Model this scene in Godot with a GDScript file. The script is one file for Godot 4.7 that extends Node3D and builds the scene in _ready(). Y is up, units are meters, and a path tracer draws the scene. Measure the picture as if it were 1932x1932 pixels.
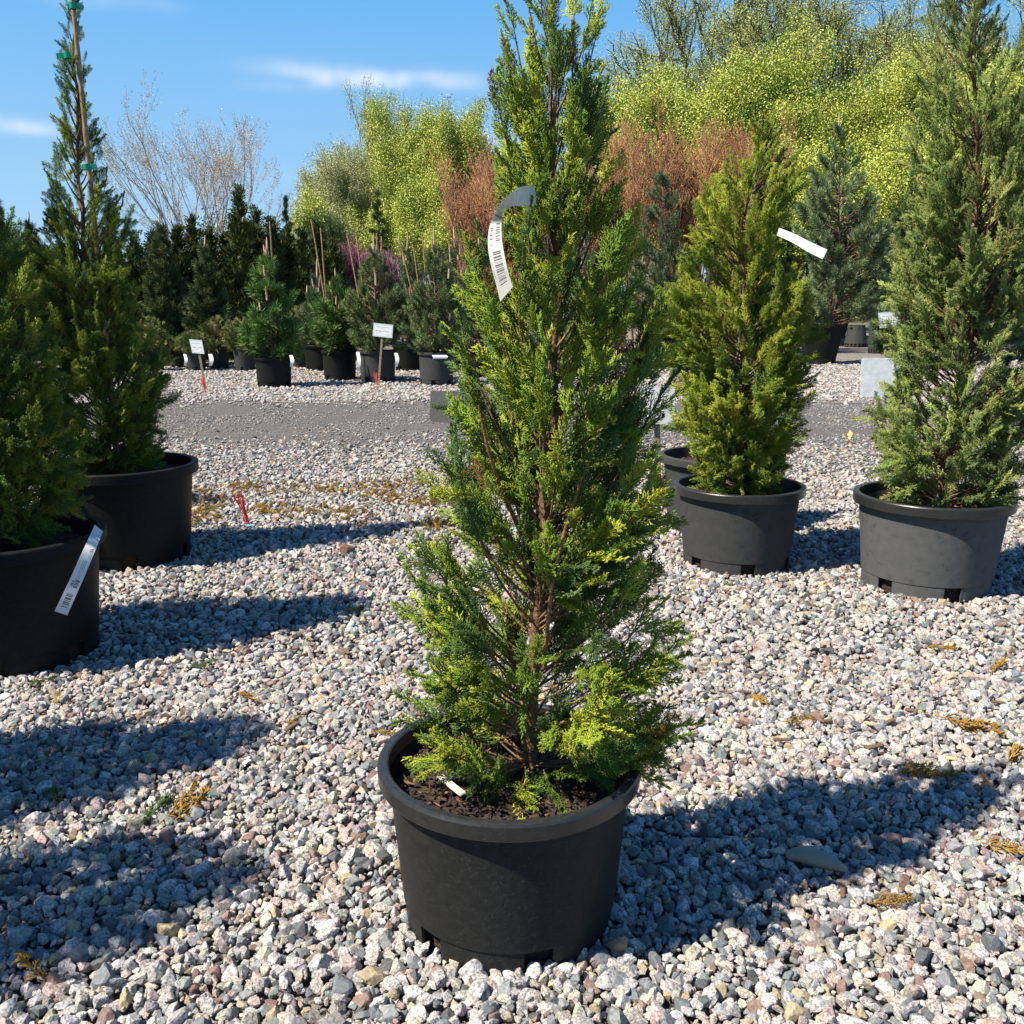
extends Node3D
# Plant nursery yard: potted junipers on crushed granite, a gravel lane, rows of stock plants and spring trees behind.

const F := 1787.0          # focal length in pixels of a 1932 pixel wide picture
const EYE := 1.075         # camera height
const PITCH := 12.5        # degrees the camera looks down

var cam_basis := Basis(Vector3.RIGHT, -deg_to_rad(PITCH))
var rng := RandomNumberGenerator.new()
var used := {}
var T := {}                # textures
var M := {}                # materials
var S := {}                # shared meshes

# ------------------------------------------------------------------ mesh builder
class MB:
	var v := PackedVector3Array()
	var n := PackedVector3Array()
	var c := PackedColorArray()
	var uv := PackedVector2Array()
	var ix := PackedInt32Array()
	func vert(p: Vector3, nn: Vector3, col: Color, t := Vector2.ZERO) -> int:
		v.append(p); n.append(nn); c.append(col); uv.append(t)
		return v.size() - 1
	func tri(a: Vector3, b: Vector3, d: Vector3, col: Color):
		var nn := (d - a).cross(b - a).normalized()
		var k := v.size()
		vert(a, nn, col); vert(b, nn, col); vert(d, nn, col)
		ix.append(k); ix.append(k + 1); ix.append(k + 2)
	func quad(a: Vector3, b: Vector3, d: Vector3, e: Vector3, col: Color):
		# a b d e clockwise seen from the front
		var nn := (d - a).cross(b - a).normalized()
		var k := v.size()
		vert(a, nn, col, Vector2(0, 1)); vert(b, nn, col, Vector2(0, 0)); vert(d, nn, col, Vector2(1, 0)); vert(e, nn, col, Vector2(1, 1))
		for q in [0, 1, 2, 0, 2, 3]: ix.append(k + q)
	func tube(pts: PackedVector3Array, rad: PackedFloat32Array, sides: int, col: Color, tipcol = null, cap := true):
		var m := pts.size()
		var k0 := v.size()
		var t0 := (pts[1] - pts[0]).normalized()
		var u := t0.cross(Vector3.UP if absf(t0.y) < 0.9 else Vector3.RIGHT).normalized()
		for k in m:
			var t := (pts[mini(k + 1, m - 1)] - pts[maxi(k - 1, 0)]).normalized()
			u = (u - t * u.dot(t)).normalized()
			var w := t.cross(u)
			var cc: Color = col if tipcol == null else col.lerp(tipcol, float(k) / (m - 1))
			for i in sides:
				var a := TAU * i / sides
				var d := u * cos(a) + w * sin(a)
				vert(pts[k] + d * rad[k], d, cc, Vector2(float(i) / sides, float(k) / (m - 1)))
		for k in m - 1:
			for i in sides:
				var j := (i + 1) % sides
				var A := k0 + k * sides + i
				var B := k0 + k * sides + j
				var C := k0 + (k + 1) * sides + j
				var D := k0 + (k + 1) * sides + i
				ix.append(A); ix.append(D); ix.append(C)
				ix.append(A); ix.append(C); ix.append(B)
		if cap and rad[m - 1] > 0.0004:
			var te := (pts[m - 1] - pts[m - 2]).normalized()
			var ce := vert(pts[m - 1], te, col if tipcol == null else tipcol)
			for i in sides:
				ix.append(ce); ix.append(k0 + (m - 1) * sides + (i + 1) % sides); ix.append(k0 + (m - 1) * sides + i)
	func spindle(p: Vector3, d: Vector3, ln: float, r: float, col: Color, tip: Color):
		# a slim pointed scale twig: three sided, fattest in its lower half
		var u := d.cross(Vector3(0.3, 0.9, 0.31)).normalized()
		var w := d.cross(u)
		var k := v.size()
		for a in 3:
			var q := u * cos(TAU * a / 3.0) + w * sin(TAU * a / 3.0)
			vert(p + q * r * 0.75, q, col)
		for a in 3:
			var q := u * cos(TAU * a / 3.0) + w * sin(TAU * a / 3.0)
			vert(p + d * ln * 0.6 + q * r, (q + d * 0.2).normalized(), col.lerp(tip, 0.5))
		var e := vert(p + d * ln, d, tip)
		for a in 3:
			var b := (a + 1) % 3
			for q in [k + a, k + 3 + a, k + 3 + b, k + a, k + 3 + b, k + b, k + 3 + a, e, k + 3 + b]: ix.append(q)
	func lathe(prof: Array, segs: int, col: Color, skip := {}):
		# prof: Vector2(radius, height) from bottom up on the outside; skip: {segment: {side: true}} leaves openings
		var along := 0.0
		for s in prof.size() - 1:
			var p: Vector2 = prof[s]
			var q: Vector2 = prof[s + 1]
			var nn := Vector2(q.y - p.y, p.x - q.x).normalized()
			var k := v.size()
			for i in segs + 1:
				var a := TAU * i / segs
				var d := Vector3(cos(a), 0, sin(a))
				var no := Vector3(d.x * nn.x, nn.y, d.z * nn.x)
				vert(d * p.x + Vector3.UP * p.y, no, col, Vector2(float(i) / segs * 4.0, along))
				vert(d * q.x + Vector3.UP * q.y, no, col, Vector2(float(i) / segs * 4.0, along + p.distance_to(q)))
			for i in segs:
				if skip.has(s) and skip[s].has(i): continue
				var A := k + i * 2
				ix.append(A); ix.append(A + 2); ix.append(A + 3)
				ix.append(A); ix.append(A + 3); ix.append(A + 1)
			along += p.distance_to(q)
	func box(c0: Vector3, size: Vector3, col := Color.WHITE, b := Basis.IDENTITY, bevel := 0.0):
		# bevelled box: six faces drawn in, edges bridged
		var h := size * 0.5
		var be := minf(bevel, minf(h.x, minf(h.y, h.z)) * 0.6)
		var faces := []
		for ax in 3:
			for sg in [-1.0, 1.0]:
				var nn := Vector3.ZERO; nn[ax] = sg
				var u := Vector3.ZERO; u[(ax + 1) % 3] = 1
				var w := Vector3.ZERO; w[(ax + 2) % 3] = 1
				var hu := h[(ax + 1) % 3] - be
				var hw := h[(ax + 2) % 3] - be
				var o: Vector3 = nn * h[ax]
				var P := [o - u * hu - w * hw, o + u * hu - w * hw, o + u * hu + w * hw, o - u * hu + w * hw]
				if sg > 0: P.reverse()
				faces.append([nn, P])
				quad(c0 + b * P[0], c0 + b * P[1], c0 + b * P[2], c0 + b * P[3], col)
		if be <= 0.0: return
		for i in 8:
			var s3 := Vector3(1 if i & 1 else -1, 1 if i & 2 else -1, 1 if i & 4 else -1)
			var px := Vector3(s3.x * h.x, s3.y * (h.y - be), s3.z * (h.z - be))
			var py := Vector3(s3.x * (h.x - be), s3.y * h.y, s3.z * (h.z - be))
			var pz := Vector3(s3.x * (h.x - be), s3.y * (h.y - be), s3.z * h.z)
			out_tri(c0, b, px, py, pz, s3, col)
		for ax in 3:
			var a1 := (ax + 1) % 3
			var a2 := (ax + 2) % 3
			for s1 in [-1.0, 1.0]:
				for s2 in [-1.0, 1.0]:
					var p := []
					for e in [-1.0, 1.0]:
						var q1 := Vector3.ZERO; q1[ax] = e * (h[ax] - be); q1[a1] = s1 * h[a1]; q1[a2] = s2 * (h[a2] - be)
						var q2 := Vector3.ZERO; q2[ax] = e * (h[ax] - be); q2[a1] = s1 * (h[a1] - be); q2[a2] = s2 * h[a2]
						p.append(q1); p.append(q2)
					var o := Vector3.ZERO; o[a1] = s1; o[a2] = s2
					out_tri(c0, b, p[0], p[1], p[3], o, col)
					out_tri(c0, b, p[0], p[3], p[2], o, col)
	func out_tri(c0: Vector3, b: Basis, p: Vector3, q: Vector3, r: Vector3, o: Vector3, col: Color):
		if (r - p).cross(q - p).dot(o) < 0: tri(c0 + b * p, c0 + b * r, c0 + b * q, col)
		else: tri(c0 + b * p, c0 + b * q, c0 + b * r, col)
	func mesh() -> ArrayMesh:
		var arr := []
		arr.resize(Mesh.ARRAY_MAX)
		arr[Mesh.ARRAY_VERTEX] = v; arr[Mesh.ARRAY_NORMAL] = n; arr[Mesh.ARRAY_COLOR] = c; arr[Mesh.ARRAY_TEX_UV] = uv; arr[Mesh.ARRAY_INDEX] = ix
		var m := ArrayMesh.new()
		m.add_surface_from_arrays(Mesh.PRIMITIVE_TRIANGLES, arr)
		return m

# ------------------------------------------------------------------ naming and placing
func numbered(called: String) -> String:
	var k: int = used.get(called, 0)
	used[called] = k + 1
	return called if k == 0 else "%s_%03d" % [called, k]
func thing(called: String, label: String, category: String, at := Vector3.ZERO, group := "") -> Node3D:
	var o := Node3D.new()
	o.name = numbered(called); add_child(o); o.position = at
	tag(o, label, category, group)
	return o
func tag(o: Node, label: String, category: String, group := ""):
	o.set_meta("label", label); o.set_meta("category", category)
	if group != "": o.set_meta("group", group)
func part(called: String, mesh: Mesh, mat: Material, parent: Node) -> MeshInstance3D:
	var o := MeshInstance3D.new()
	o.name = numbered(called) if parent == self else called
	o.mesh = mesh; o.material_override = mat
	parent.add_child(o, true)
	return o
func scatter(called: String, mesh: Mesh, mat: Material, xf: Array, cols: Array, parent: Node) -> MultiMeshInstance3D:
	var mm := MultiMesh.new()
	mm.transform_format = MultiMesh.TRANSFORM_3D
	mm.use_colors = true
	mm.mesh = mesh
	mm.instance_count = xf.size()
	for i in xf.size():
		mm.set_instance_transform(i, xf[i]); mm.set_instance_color(i, cols[i])
	var o := MultiMeshInstance3D.new()
	o.name = numbered(called) if parent == self else called
	o.multimesh = mm; o.material_override = mat
	parent.add_child(o, true)
	o.set_meta("kind", "stuff")
	return o
func ray(px: float, py: float) -> Vector3:
	return cam_basis * Vector3((px - 966.0) / F, -(py - 966.0) / F, -1.0)
func on_level(px: float, py: float, h: float) -> Vector3:      # where the sight line meets the level h
	var d := ray(px, py)
	return Vector3(0, EYE, 0) + d * ((h - EYE) / d.y)
func at_depth(px: float, py: float, fwd: float) -> Vector3:    # where it meets the upright plane fwd metres ahead
	var d := ray(px, py)
	return Vector3(0, EYE, 0) + d * (fwd / -d.z)
func rf(a: float, b: float) -> float: return rng.randf_range(a, b)
func rvec() -> Vector3:
	var z := rf(-1, 1); var a := rf(0, TAU); var r := sqrt(1 - z * z)
	return Vector3(r * cos(a), z, r * sin(a))
func towards(d: Vector3, roll: float) -> Basis:                # a basis whose y runs along d
	var y := d.normalized()
	var x := y.cross(Vector3(0.13, 0.31, 0.94)).normalized()
	var z := x.cross(y)
	return Basis(x, y, z) * Basis(Vector3.UP, roll)
func C(r: float, g: float, b: float) -> Color: return Color(r, g, b)
func vary(c: Color, k: float) -> Color:
	var l := 1.0 + rf(-k, k)
	return Color(c.r * l * (1 + rf(-k, k) * 0.35), c.g * l, c.b * l * (1 + rf(-k, k) * 0.35))

# ------------------------------------------------------------------ textures and materials
func noise(kind: int, freq: float, sd: int, oct := 3) -> FastNoiseLite:
	var f := FastNoiseLite.new()
	f.noise_type = kind; f.frequency = freq; f.seed = sd
	f.fractal_type = FastNoiseLite.FRACTAL_FBM if oct > 1 else FastNoiseLite.FRACTAL_NONE
	f.fractal_octaves = oct
	return f
func ramp_image(f: FastNoiseLite, size: int, stops: Array, normalize := true) -> Image:
	# stops: [value, sRGB colour] pairs in rising order, looked up through a table
	var src := f.get_seamless_image(size, size, false, false, 0.15, normalize)
	src.convert(Image.FORMAT_L8)
	var lut := []
	for i in 256:
		var x := i / 255.0
		var col: Color = stops[0][1]
		for k in stops.size() - 1:
			if x >= stops[k][0]:
				col = (stops[k][1] as Color).lerp(stops[k + 1][1], clampf((x - stops[k][0]) / maxf(stops[k + 1][0] - stops[k][0], 1e-5), 0, 1))
		lut.append(col)
	var data := src.get_data()
	var out := PackedByteArray()
	out.resize(size * size * 3)
	for i in size * size:
		var q: Color = lut[data[i]]
		out[i * 3] = q.r8; out[i * 3 + 1] = q.g8; out[i * 3 + 2] = q.b8
	var im := Image.create_from_data(size, size, false, Image.FORMAT_RGB8, out)
	return im
func tex(im: Image) -> ImageTexture:
	return ImageTexture.create_from_image(im)
func grey_tex(f: FastNoiseLite, size: int, lo: float, hi: float) -> ImageTexture:
	return tex(ramp_image(f, size, [[0.0, C(lo, lo, lo)], [1.0, C(hi, hi, hi)]]))
func mat(col: Color, rough := 0.8, vc := false) -> StandardMaterial3D:
	var m := StandardMaterial3D.new()
	m.albedo_color = col.linear_to_srgb(); m.roughness = rough
	m.vertex_color_use_as_albedo = vc
	return m
func tri_map(m: StandardMaterial3D, scale: float, world := false):
	m.uv1_triplanar = true; m.uv1_world_triplanar = world; m.uv1_scale = Vector3.ONE * scale
func materials():
	# granite: pale ground with grey, pink-grey and black crystals
	var sp := noise(FastNoiseLite.TYPE_SIMPLEX, 0.055, 3, 3)
	T.speckle = tex(ramp_image(sp, 256, [[0.0, C(0.40, 0.40, 0.42)], [0.28, C(0.56, 0.56, 0.57)], [0.40, C(0.76, 0.75, 0.74)], [0.55, C(0.88, 0.87, 0.86)], [0.75, C(0.98, 0.97, 0.96)], [1.0, C(1, 1, 1)]]))
	T.soft = grey_tex(noise(FastNoiseLite.TYPE_SIMPLEX, 0.012, 19, 5), 256, 0.86, 1.0)
	T.fine = grey_tex(noise(FastNoiseLite.TYPE_SIMPLEX, 0.04, 9, 4), 256, 0.62, 1.0)
	T.height = grey_tex(noise(FastNoiseLite.TYPE_SIMPLEX, 0.03, 12, 5), 256, 0.0, 1.0)
	M.granite = mat(C(1, 1, 1), 0.85, true)
	M.granite.albedo_texture = T.speckle; tri_map(M.granite, 0.42)
	M.granite.heightmap_enabled = true; M.granite.heightmap_texture = T.height; M.granite.heightmap_scale = 0.05
	M.slate = mat(C(1, 1, 1), 0.7, true)
	M.slate.albedo_texture = T.fine; tri_map(M.slate, 0.5)
	# ground that shows between and beyond the stones
	var cell := noise(FastNoiseLite.TYPE_CELLULAR, 0.05, 5, 1)
	cell.cellular_return_type = FastNoiseLite.RETURN_CELL_VALUE
	cell.cellular_jitter = 1.0
	var dist := noise(FastNoiseLite.TYPE_CELLULAR, 0.05, 5, 1)
	dist.cellular_return_type = FastNoiseLite.RETURN_DISTANCE
	dist.cellular_jitter = 1.0
	T.cells = tex(ramp_image(cell, 1024, [[0.0, C(0.36, 0.37, 0.40)], [0.15, C(0.50, 0.52, 0.54)], [0.3, C(0.62, 0.57, 0.54)], [0.45, C(0.66, 0.65, 0.63)], [0.6, C(0.60, 0.60, 0.60)], [0.75, C(0.70, 0.67, 0.62)], [0.9, C(0.76, 0.75, 0.73)], [1.0, C(0.66, 0.58, 0.52)]]))
	T.cells_h = tex(ramp_image(dist, 1024, [[0.0, C(1, 1, 1)], [0.6, C(0.35, 0.35, 0.35)], [1.0, C(0, 0, 0)]]))
	M.bed = mat(C(0.34, 0.33, 0.32), 0.95)
	M.bed.albedo_texture = T.cells; M.bed.heightmap_enabled = true; M.bed.heightmap_texture = T.cells_h; M.bed.heightmap_scale = 2.0
	tri_map(M.bed, 0.9, true)
	M.lane = mat(C(0.30, 0.30, 0.305), 0.95)
	M.lane.albedo_texture = T.cells; M.lane.heightmap_enabled = true; M.lane.heightmap_texture = T.cells_h; M.lane.heightmap_scale = 1.2
	tri_map(M.lane, 1.7, true)
	M.far_bed = mat(C(0.50, 0.48, 0.46), 0.95)
	M.far_bed.albedo_texture = T.cells; M.far_bed.heightmap_enabled = true; M.far_bed.heightmap_texture = T.cells_h; M.far_bed.heightmap_scale = 2.0
	tri_map(M.far_bed, 0.7, true)
	M.earth = mat(C(0.16, 0.14, 0.10), 1.0)
	M.earth.albedo_texture = T.fine; tri_map(M.earth, 0.5, true)
	# black polyethylene: moulded, scuffed, a film of dust in blotches
	var sm := noise(FastNoiseLite.TYPE_SIMPLEX, 0.014, 21, 5)
	sm.domain_warp_enabled = true; sm.domain_warp_amplitude = 60.0; sm.domain_warp_frequency = 0.012
	var pb := ramp_image(sm, 512, [[0.0, C(0.60, 0.61, 0.62)], [0.14, C(0.68, 0.69, 0.70)], [0.2, C(0.82, 0.83, 0.83)], [0.6, C(0.85, 0.86, 0.86)], [1.0, C(0.93, 0.93, 0.92)]])
	var r2 := RandomNumberGenerator.new(); r2.seed = 77
	for k in 160:                                              # short scuffs and scratches
		var x := r2.randi_range(4, 500); var y := r2.randi_range(4, 500)
		var len_ := r2.randi_range(2, 9); var a := r2.randf() * TAU; var bend := r2.randf_range(-0.4, 0.4)
		for q in len_:
			for w in 4: pb.set_pixel(posmod(int(x) + w % 2, 512), posmod(int(y) + w / 2, 512), C(0.98, 0.98, 0.98).lerp(C(0.5, 0.5, 0.5), roundf(r2.randf())))
			x += roundi(cos(a) * 1.2); y += roundi(sin(a) * 1.2); a += bend
	T.dusty = tex(pb)
	var pc := ramp_image(noise(FastNoiseLite.TYPE_SIMPLEX, 0.02, 22, 5), 512, [[0.0, C(0.56, 0.57, 0.57)], [0.5, C(0.62, 0.63, 0.63)], [1.0, C(0.72, 0.72, 0.72)]])
	for k in 420:                                              # the small hooked scuffs of a moulded pot
		var x := r2.randi_range(0, 511); var y := r2.randi_range(0, 511)
		var a := r2.randf() * TAU; var bend := r2.randf_range(-0.5, 0.5)
		var lit := r2.randf_range(0.74, 1.0)
		for q in r2.randi_range(3, 11):
			for w in 4: pc.set_pixel(posmod(int(x) + w % 2, 512), posmod(int(y) + w / 2, 512), C(lit, lit, lit))
			x += roundi(cos(a) * 1.6); y += roundi(sin(a) * 1.6); a += bend
	T.plastic = tex(pc)
	T.plastic_h = grey_tex(noise(FastNoiseLite.TYPE_SIMPLEX, 0.12, 31, 3), 256, 0, 1)
	for d in [["pot_new", 0.052, 0.45], ["pot_black", 0.030, 0.5], ["pot_dusty", 0.115, 0.75], ["pot_grey", 0.065, 0.65]]:
		var m := mat(C(d[1], d[1] * 1.02, d[1] * 1.05), d[2])
		m.albedo_texture = T.plastic if d[1] < 0.062 else T.dusty; m.heightmap_enabled = true; m.heightmap_texture = T.plastic_h; m.heightmap_scale = 0.03
		tri_map(m, 4.0 if d[1] < 0.062 else 2.6)
		m.metallic_specular = 0.22
		M[d[0]] = m
	M.pot_rim = M.pot_new.duplicate(); M.pot_rim.roughness = 0.33; M.pot_rim.metallic_specular = 0.5
	M.soil = mat(C(0.045, 0.030, 0.020), 1.0)
	M.soil.albedo_texture = T.fine; M.soil.heightmap_enabled = true; M.soil.heightmap_texture = T.height; M.soil.heightmap_scale = 1.0
	tri_map(M.soil, 6.0)
	M.chip = mat(C(1, 1, 1), 0.9, true)
	# wood and bark
	var wn := noise(FastNoiseLite.TYPE_SIMPLEX, 0.03, 8, 4)
	T.bark = tex(ramp_image(wn, 256, [[0.0, C(0.45, 0.40, 0.36)], [0.5, C(0.75, 0.70, 0.65)], [1.0, C(1, 0.97, 0.92)]]))
	M.bark = mat(C(1, 1, 1), 0.95, true)
	M.bark.albedo_texture = T.bark; M.bark.heightmap_enabled = true; M.bark.heightmap_texture = T.bark; M.bark.heightmap_scale = 0.4
	tri_map(M.bark, 9.0)
	M.bark_far = mat(C(1, 1, 1), 0.95, true)
	M.wood = mat(C(0.55, 0.50, 0.38), 0.85); M.wood.albedo_texture = T.bark; tri_map(M.wood, 6.0)
	M.bamboo = mat(C(0.50, 0.36, 0.19), 0.55); M.bamboo.albedo_texture = T.bark; tri_map(M.bamboo, 3.0)
	M.galv = mat(C(0.62, 0.68, 0.69), 0.5); M.galv.metallic = 0.15; M.galv.albedo_texture = T.soft; tri_map(M.galv, 5.0)
	M.steel = mat(C(0.15, 0.15, 0.14), 0.5); M.steel.metallic = 0.3; M.steel.albedo_texture = T.soft; tri_map(M.steel, 9.0)
	M.rubber = mat(C(0.02, 0.02, 0.022), 0.6)
	M.red = mat(C(0.55, 0.02, 0.03), 0.4); M.red.backlight = C(0.3, 0.02, 0.02)
	M.orange = mat(C(0.75, 0.10, 0.06), 0.5)
	M.blue = mat(C(0.10, 0.35, 0.62), 0.45)
	M.green_tape = mat(C(0.0, 0.26, 0.13), 0.35); M.green_tape.backlight = C(0.0, 0.25, 0.15)
	# foliage
	M.juniper = mat(C(1, 1, 1), 0.6, true); M.juniper.metallic_specular = 0.18; M.juniper.backlight = C(0.25, 0.28, 0.12)
	M.leaf = mat(C(1, 1, 1), 0.6, true); M.leaf.backlight = C(0.9, 0.95, 0.5)
	M.needle = mat(C(1, 1, 1), 0.55, true); M.needle.metallic_specular = 0.2; M.needle.backlight = C(0.2, 0.25, 0.15)
	M.paper = mat(C(0.80, 0.80, 0.80), 0.5)

# ------------------------------------------------------------------ shared small meshes
func stone_mesh(sd: int, flat: float) -> ArrayMesh:
	var r := RandomNumberGenerator.new(); r.seed = sd
	var planes := []
	var np := 9 + sd % 4
	for k in np:                                               # broken faces all round
		var z := 1.0 - (2.0 * k + 1.0) / np; var a := k * 2.39996; var q := sqrt(1 - z * z)
		planes.append([(Vector3(q * cos(a), z, q * sin(a)) + rv(r) * 0.45).normalized(), r.randf_range(0.42, 0.72)])
	var g := 1.618
	var P := []
	for p in [[-1, g, 0], [1, g, 0], [-1, -g, 0], [1, -g, 0], [0, -1, g], [0, 1, g], [0, -1, -g], [0, 1, -g], [g, 0, -1], [g, 0, 1], [-g, 0, -1], [-g, 0, 1]]:
		P.append(Vector3(p[0], p[1], p[2]).normalized())
	var tris := [[0, 11, 5], [0, 5, 1], [0, 1, 7], [0, 7, 10], [0, 10, 11], [1, 5, 9], [5, 11, 4], [11, 10, 2], [10, 7, 6], [7, 1, 8], [3, 9, 4], [3, 4, 2], [3, 2, 6], [3, 6, 8], [3, 8, 9], [4, 9, 5], [2, 4, 11], [6, 2, 10], [8, 6, 7], [9, 8, 1]]
	var f := []
	for t in tris: f.append([P[t[0]], P[t[1]], P[t[2]]])
	for lvl in 2:
		var h := []
		for t in f:
			var ab: Vector3 = (t[0] + t[1]).normalized(); var bc: Vector3 = (t[1] + t[2]).normalized(); var ca: Vector3 = (t[2] + t[0]).normalized()
			h.append([t[0], ab, ca]); h.append([ab, t[1], bc]); h.append([ca, bc, t[2]]); h.append([ab, bc, ca])
		f = h
	var b := MB.new()
	var nz := noise(FastNoiseLite.TYPE_SIMPLEX, 1.6, sd, 2)
	var sc := Vector3(1.0, flat, r.randf_range(0.62, 0.9))
	var at := func(d: Vector3) -> Vector3:
		var rr := 1.05
		for pl in planes:
			var c: float = d.dot(pl[0])
			if c > 0.05: rr = minf(rr, pl[1] / c)
		rr *= 1.0 + 0.03 * nz.get_noise_3dv(d)
		return d * rr * sc * 0.62
	for t in f:
		b.tri(at.call(t[0]), at.call(t[2]), at.call(t[1]), Color.WHITE)
	return b.mesh()

func juniper_spray(sd: int, feather: bool) -> ArrayMesh:
	# a frond of scale leaves: a thin stem, alternate branchlets, each set with short cords (or fine awl leaves)
	var r := RandomNumberGenerator.new(); r.seed = sd
	var b := MB.new()
	var L := 0.085
	var body := C(0.60, 0.72, 0.50); var tip := C(1.10, 1.0, 0.72)
	var stem := PackedVector3Array(); var rad := PackedFloat32Array()
	var bend := Vector3(r.randf_range(-0.3, 0.3), 0, r.randf_range(-0.3, 0.3))
	for k in 5:
		var t := k / 4.0
		stem.append(Vector3(0, L * t, 0) + bend * L * t * t * 0.5)
		rad.append(lerpf(0.0014, 0.0007, t))
	b.tube(stem, rad, 3, C(0.75, 0.55, 0.35), C(0.7, 0.75, 0.5), false)
	var n := 12 if not feather else 15
	for k in n:
		var t := 0.10 + 0.88 * k / (n - 1.0)
		var p := Vector3(0, L * t, 0) + bend * L * t * t * 0.5
		var side := (1.0 if k % 2 == 0 else -1.0)
		var roll := r.randf_range(-0.75, 0.75)
		var ang := r.randf_range(0.45, 0.85) * (1.0 - 0.35 * t)
		var out := Vector3(side * cos(roll), 0, sin(roll))
		var d := (Vector3.UP * cos(ang) + out * sin(ang)).normalized()
		var ln := lerpf(0.036, 0.014, t) * r.randf_range(0.7, 1.15)
		if feather:
			b.spindle(p, d, ln, 0.0007, body, body)
			for q in 12:
				var s := (q + 0.5) / 12.0
				var pp := p + d * ln * s
				var dd := (d * 0.75 + (out.cross(d)).rotated(d, r.randf() * TAU) * 0.75).normalized()
				b.spindle(pp, dd, r.randf_range(0.006, 0.011), 0.00095, body * r.randf_range(0.8, 1.2), body.lerp(tip, r.randf() * (0.4 + 0.6 * s)))
		else:
			var tp := body.lerp(tip, 0.25 + 0.75 * r.randf())
			b.spindle(p, d, ln, 0.0017, body * r.randf_range(0.85, 1.1), tp)
			var m := 4
			for q in m:
				var s := 0.15 + 0.7 * q / m
				var pp := p + d * ln * s
				var perp := out.cross(d).rotated(d, (PI / 2 if q % 2 == 0 else -PI / 2) + r.randf_range(-0.8, 0.8))
				var dd := (d * 0.85 + perp * 0.55).normalized()
				b.spindle(pp, dd, ln * (1.0 - s) * r.randf_range(0.6, 0.85) + 0.006, 0.0016, body * r.randf_range(0.8, 1.15), body.lerp(tip, r.randf()))
	b.spindle(Vector3(0, L, 0) + bend * L * 0.5, (Vector3.UP + bend).normalized(), 0.016, 0.0013, body, tip)
	return b.mesh()

func plume(sd: int, feather: bool) -> ArrayMesh:
	# the end of a juniper bough: an axis with alternate branchlets in a loose plane, forked twice into scaly cords
	var r := RandomNumberGenerator.new(); r.seed = sd
	var b := MB.new()
	var L := 0.15
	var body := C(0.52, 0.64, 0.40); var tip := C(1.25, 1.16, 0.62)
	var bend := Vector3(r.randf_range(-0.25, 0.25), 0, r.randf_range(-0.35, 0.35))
	var at := func(t: float) -> Vector3: return Vector3(0, L * t, 0) + bend * L * t * t * 0.6
	var pts := PackedVector3Array(); var rad := PackedFloat32Array()
	for k in 6:
		pts.append(at.call(k / 5.0)); rad.append(lerpf(0.0019, 0.0009, k / 5.0))
	b.tube(pts, rad, 4, C(0.95, 0.60, 0.42), C(0.7, 0.75, 0.45), false)
	var n := 15
	for k in n:
		var t := 0.10 + 0.88 * k / (n - 1.0)
		var p: Vector3 = at.call(t)
		var side := 1.0 if k % 2 == 0 else -1.0
		var roll := r.randf_range(-0.6, 0.6)
		var ang := r.randf_range(0.5, 0.85) * (1.0 - 0.35 * t)
		var out := Vector3(side * cos(roll), 0, sin(roll))
		var d := (Vector3.UP * cos(ang) + out * sin(ang)).normalized()
		var ln := lerpf(0.062, 0.022, t) * r.randf_range(0.65, 1.15)
		var flat := out.cross(Vector3.UP).normalized()
		var shade := r.randf_range(0.8, 1.2)
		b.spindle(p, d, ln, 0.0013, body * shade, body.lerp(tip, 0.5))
		var m := 6
		for q in m:
			var s := 0.12 + 0.80 * q / m
			var pp := p + d * ln * s + Vector3.UP * ln * s * s * 0.12
			var perp := flat.cross(d).normalized() * (1.0 if q % 2 == 0 else -1.0) + flat * r.randf_range(-0.7, 0.7)
			var dd := (d * 0.9 + perp * 0.62).normalized()
			var l2 := ln * (1.0 - 0.75 * s) * r.randf_range(0.35, 0.55) + 0.005
			if feather:
				b.spindle(pp, dd, l2, 0.0008, body * shade, body)
				for w in 7:
					var u := (w + 0.5) / 7.0
					var nd := (dd * 0.8 + rv(r) * 0.65).normalized()
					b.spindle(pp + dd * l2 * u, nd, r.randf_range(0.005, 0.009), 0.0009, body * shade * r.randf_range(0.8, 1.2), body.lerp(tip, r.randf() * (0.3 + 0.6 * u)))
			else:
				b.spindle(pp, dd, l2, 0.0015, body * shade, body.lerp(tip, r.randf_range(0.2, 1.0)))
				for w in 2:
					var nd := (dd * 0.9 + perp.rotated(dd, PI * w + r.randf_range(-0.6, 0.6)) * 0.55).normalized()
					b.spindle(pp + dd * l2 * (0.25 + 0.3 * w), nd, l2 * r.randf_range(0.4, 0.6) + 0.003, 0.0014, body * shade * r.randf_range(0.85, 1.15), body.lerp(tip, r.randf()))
	b.spindle(at.call(1.0), (Vector3.UP + bend).normalized(), 0.018, 0.0013, body, tip)
	return b.mesh()

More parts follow.
